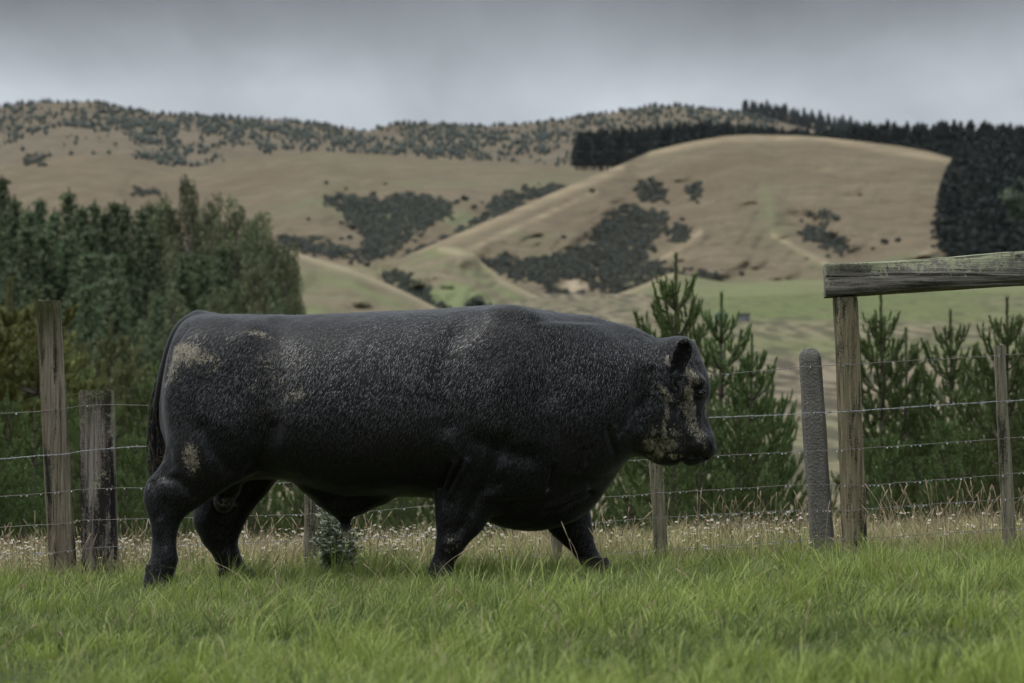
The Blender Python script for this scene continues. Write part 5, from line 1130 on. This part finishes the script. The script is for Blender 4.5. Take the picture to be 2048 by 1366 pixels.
# poll tuft
n = 160; c0 = P(1321, 690, 16); p = c0 + R.normal(0, 1, (n, 3)) * [.012, .018, .003]; dd = np.stack([R.normal(-.1, .35, n), R.normal(0, .3, n), np.ones(n)], -1); dd /= np.linalg.norm(dd, axis=1)[:, None]
v = np.stack([p - [.0015, 0, 0], p + [.0015, 0, 0], p + dd * R.uniform(.02, .045, n)[:, None]], 1)
tag(link('poll_tuft', mesh_np('poll_tuft', v.reshape(-1, 3), np.arange(3 * n).reshape(-1, 3), mat=M_hair, smooth=False, attrs={'tint': np.zeros(3 * n)}), bull), kind='stuff')
# sheath tuft
n = 120; c0 = P(691, 1048, 16); p = c0 + R.normal(0, 1, (n, 3)) * [.012, .012, .006]; dd = np.stack([R.normal(0, .3, n), R.normal(0, .3, n), -np.ones(n)], -1)
v = np.stack([p - [.0013, 0, 0], p + [.0013, 0, 0], p + dd * R.uniform(.02, .05, n)[:, None]], 1)
tag(link('sheath_tuft', mesh_np('sheath_tuft', v.reshape(-1, 3), np.arange(3 * n).reshape(-1, 3), mat=M_hair, smooth=False, attrs={'tint': np.zeros(3 * n)}), bull), kind='stuff')
# tail with its switch
tp = np.array([(398, 636, 13), (375, 644, 15), (356, 666, 14.5), (342, 698, 13), (331, 735, 11.5), (323, 768, 10.5), (316, 800, 9), (312, 835, 7.5), (310, 870, 6), (311, 905, 3.5), (314, 930, 2.5)], float)
ty = -.02 - .02 * np.sin(np.linspace(0, 3, len(tp))); pts = P(tp[:, 0], tp[:, 1], 16 + ty); 
mb = MB(); m_ = 40; uu = np.linspace(0, len(tp) - 1, m_); pi_ = np.stack([np.interp(uu, np.arange(len(tp)), pts[:, c]) for c in range(3)], -1); 
for _ in range(4): pi_[1:-1] = (pi_[:-2] + pi_[1:-1] * 2 + pi_[2:]) / 4
tube(mb, pi_, np.interp(uu, np.arange(len(tp)), tp[:, 2]) * .0025, 12); tl = link('tail', mb.mesh('bull_tail', M_coat), bull)
mb = MB()
for j in range(360):
    u0 = R.uniform(15, 38); a = pi_[int(u0)]; tgt = P(R.normal(317, 8) + (14 if R.random() < .35 else 0), R.uniform(900, 962), 15.97 + R.normal(0, .03)); ph = R.uniform(0, 6); am = R.uniform(.002, .007)
    tt = np.linspace(0, 1, 9)[:, None]; off = np.array([R.normal(0, .021), R.normal(0, .012), 0]); mid_ = P(R.normal(308, 4.5), (HOR - (a[2] - CZ) * 400 + 940) / 2, 15.97)
    c = (1 - tt) ** 2 * (a + off * .5) + 2 * tt * (1 - tt) * (mid_ + off) + tt ** 2 * tgt; c[:, 0] += (am * np.sin(tt * 22 + ph))[:, 0]; c[:, 1] += (am * np.cos(tt * 19 + ph))[:, 0]
    tube(mb, c, np.linspace(.0034, .0009, 9) * R.uniform(.6, 1.3), 4, a=float(R.random() ** 2), cap=False)
def fn(t, put, b):
    c = t.mix(t.ramp(t.noise(t.coord('Object', (1, 1, .5)), 45, 3), [(.5, 0), (.66, 1)]), (.009, .009, .009, 1), (.11, .075, .035, 1)); put(color=c, rough=.45, spec=.5)
M_switch = material('tail switch hair', fn)
link('switch', mb.mesh('tail_switch', M_switch), tl)
# hooves: two claws and two dewclaws each
for (px, py, y, fw) in [(316, 1184, -.22, 1), (490, 1180, .20, 1), (880, 1178, -.205, 1), (1199, 1156, .20, 1)]:
    D = 16 + y; c = P(px, py, D); gzv = float(ground_z(c[0], c[1])); ho = MB()
    for s_ in (-1, 1):
        secs = []
        for (zz_, x0, x1, wy) in [(-.010, -.055, .095, .034), (.02, -.055, .085, .034), (.05, -.05, .060, .033), (.085, -.045, .040, .030)]:
            a = np.arange(12) / 12 * 6.283; secs.append(np.stack([(x0 + x1) / 2 + (x1 - x0) / 2 * np.cos(a), s_ * .033 + wy * np.sin(a) * .9, np.full(12, zz_)], -1))
        v = np.array(secs) + [c[0], y, gzv]; i = np.arange(3)[:, None] * 12 + np.arange(12)[None]; j = np.arange(3)[:, None] * 12 + (np.arange(12) + 1)[None] % 12
        ho.add(v.reshape(-1, 3), np.stack([i, j, j + 12, i + 12], -1).reshape(-1, 4)); ho.add(v[-1], [list(range(12))]); ho.add(v[0], [list(range(12))[::-1]])
    hf_ = link('hoof', ho.mesh('bull_hoof', M_hoof), bull)
for (px, py, y) in [(297, 1135, -.25), (442, 1145, .17), (862, 1140, -.23), (1166, 1118, .17)]:
    for s_ in (0, .07):
        dc = MB(); tube(dc, [P(px + 8, py - 6, 16 + y + s_), P(px, py, 16 + y + s_), P(px - 4, py + 9, 16 + y + s_)], [.016, .018, .008], 8, flat=.8)
        link('dewclaw', dc.mesh('bull_dewclaw', M_hoof), bull)

# ------------------------------------------------------------------ the damp air between here and the hills
hz_ = bpy.data.materials.new('damp air'); hz_.use_nodes = True; ht = NT(hz_.node_tree); ht.n.clear()
vo = ht.node('ShaderNodeVolumePrincipled', {'Color': (.80, .87, .92, 1), 'Density': .000013, 'Anisotropy': .2}); ou = ht.node('ShaderNodeOutputMaterial'); ht.l.new(vo.outputs[0], ou.inputs['Volume'])
mb = MB(); x0, x1, y0, y1, z0, z1 = -6000, 6000, -40, 9500, -30, 560
mb.add([(x0, y0, z0), (x1, y0, z0), (x1, y1, z0), (x0, y1, z0), (x0, y0, z1), (x1, y0, z1), (x1, y1, z1), (x0, y1, z1)], [[0, 3, 2, 1], [4, 5, 6, 7], [0, 1, 5, 4], [1, 2, 6, 5], [2, 3, 7, 6], [3, 0, 4, 7]])
tag(link('haze', mb.mesh('haze', hz_, smooth=False)), 'thin grey damp air over the valley and hills', 'haze', kind='stuff')
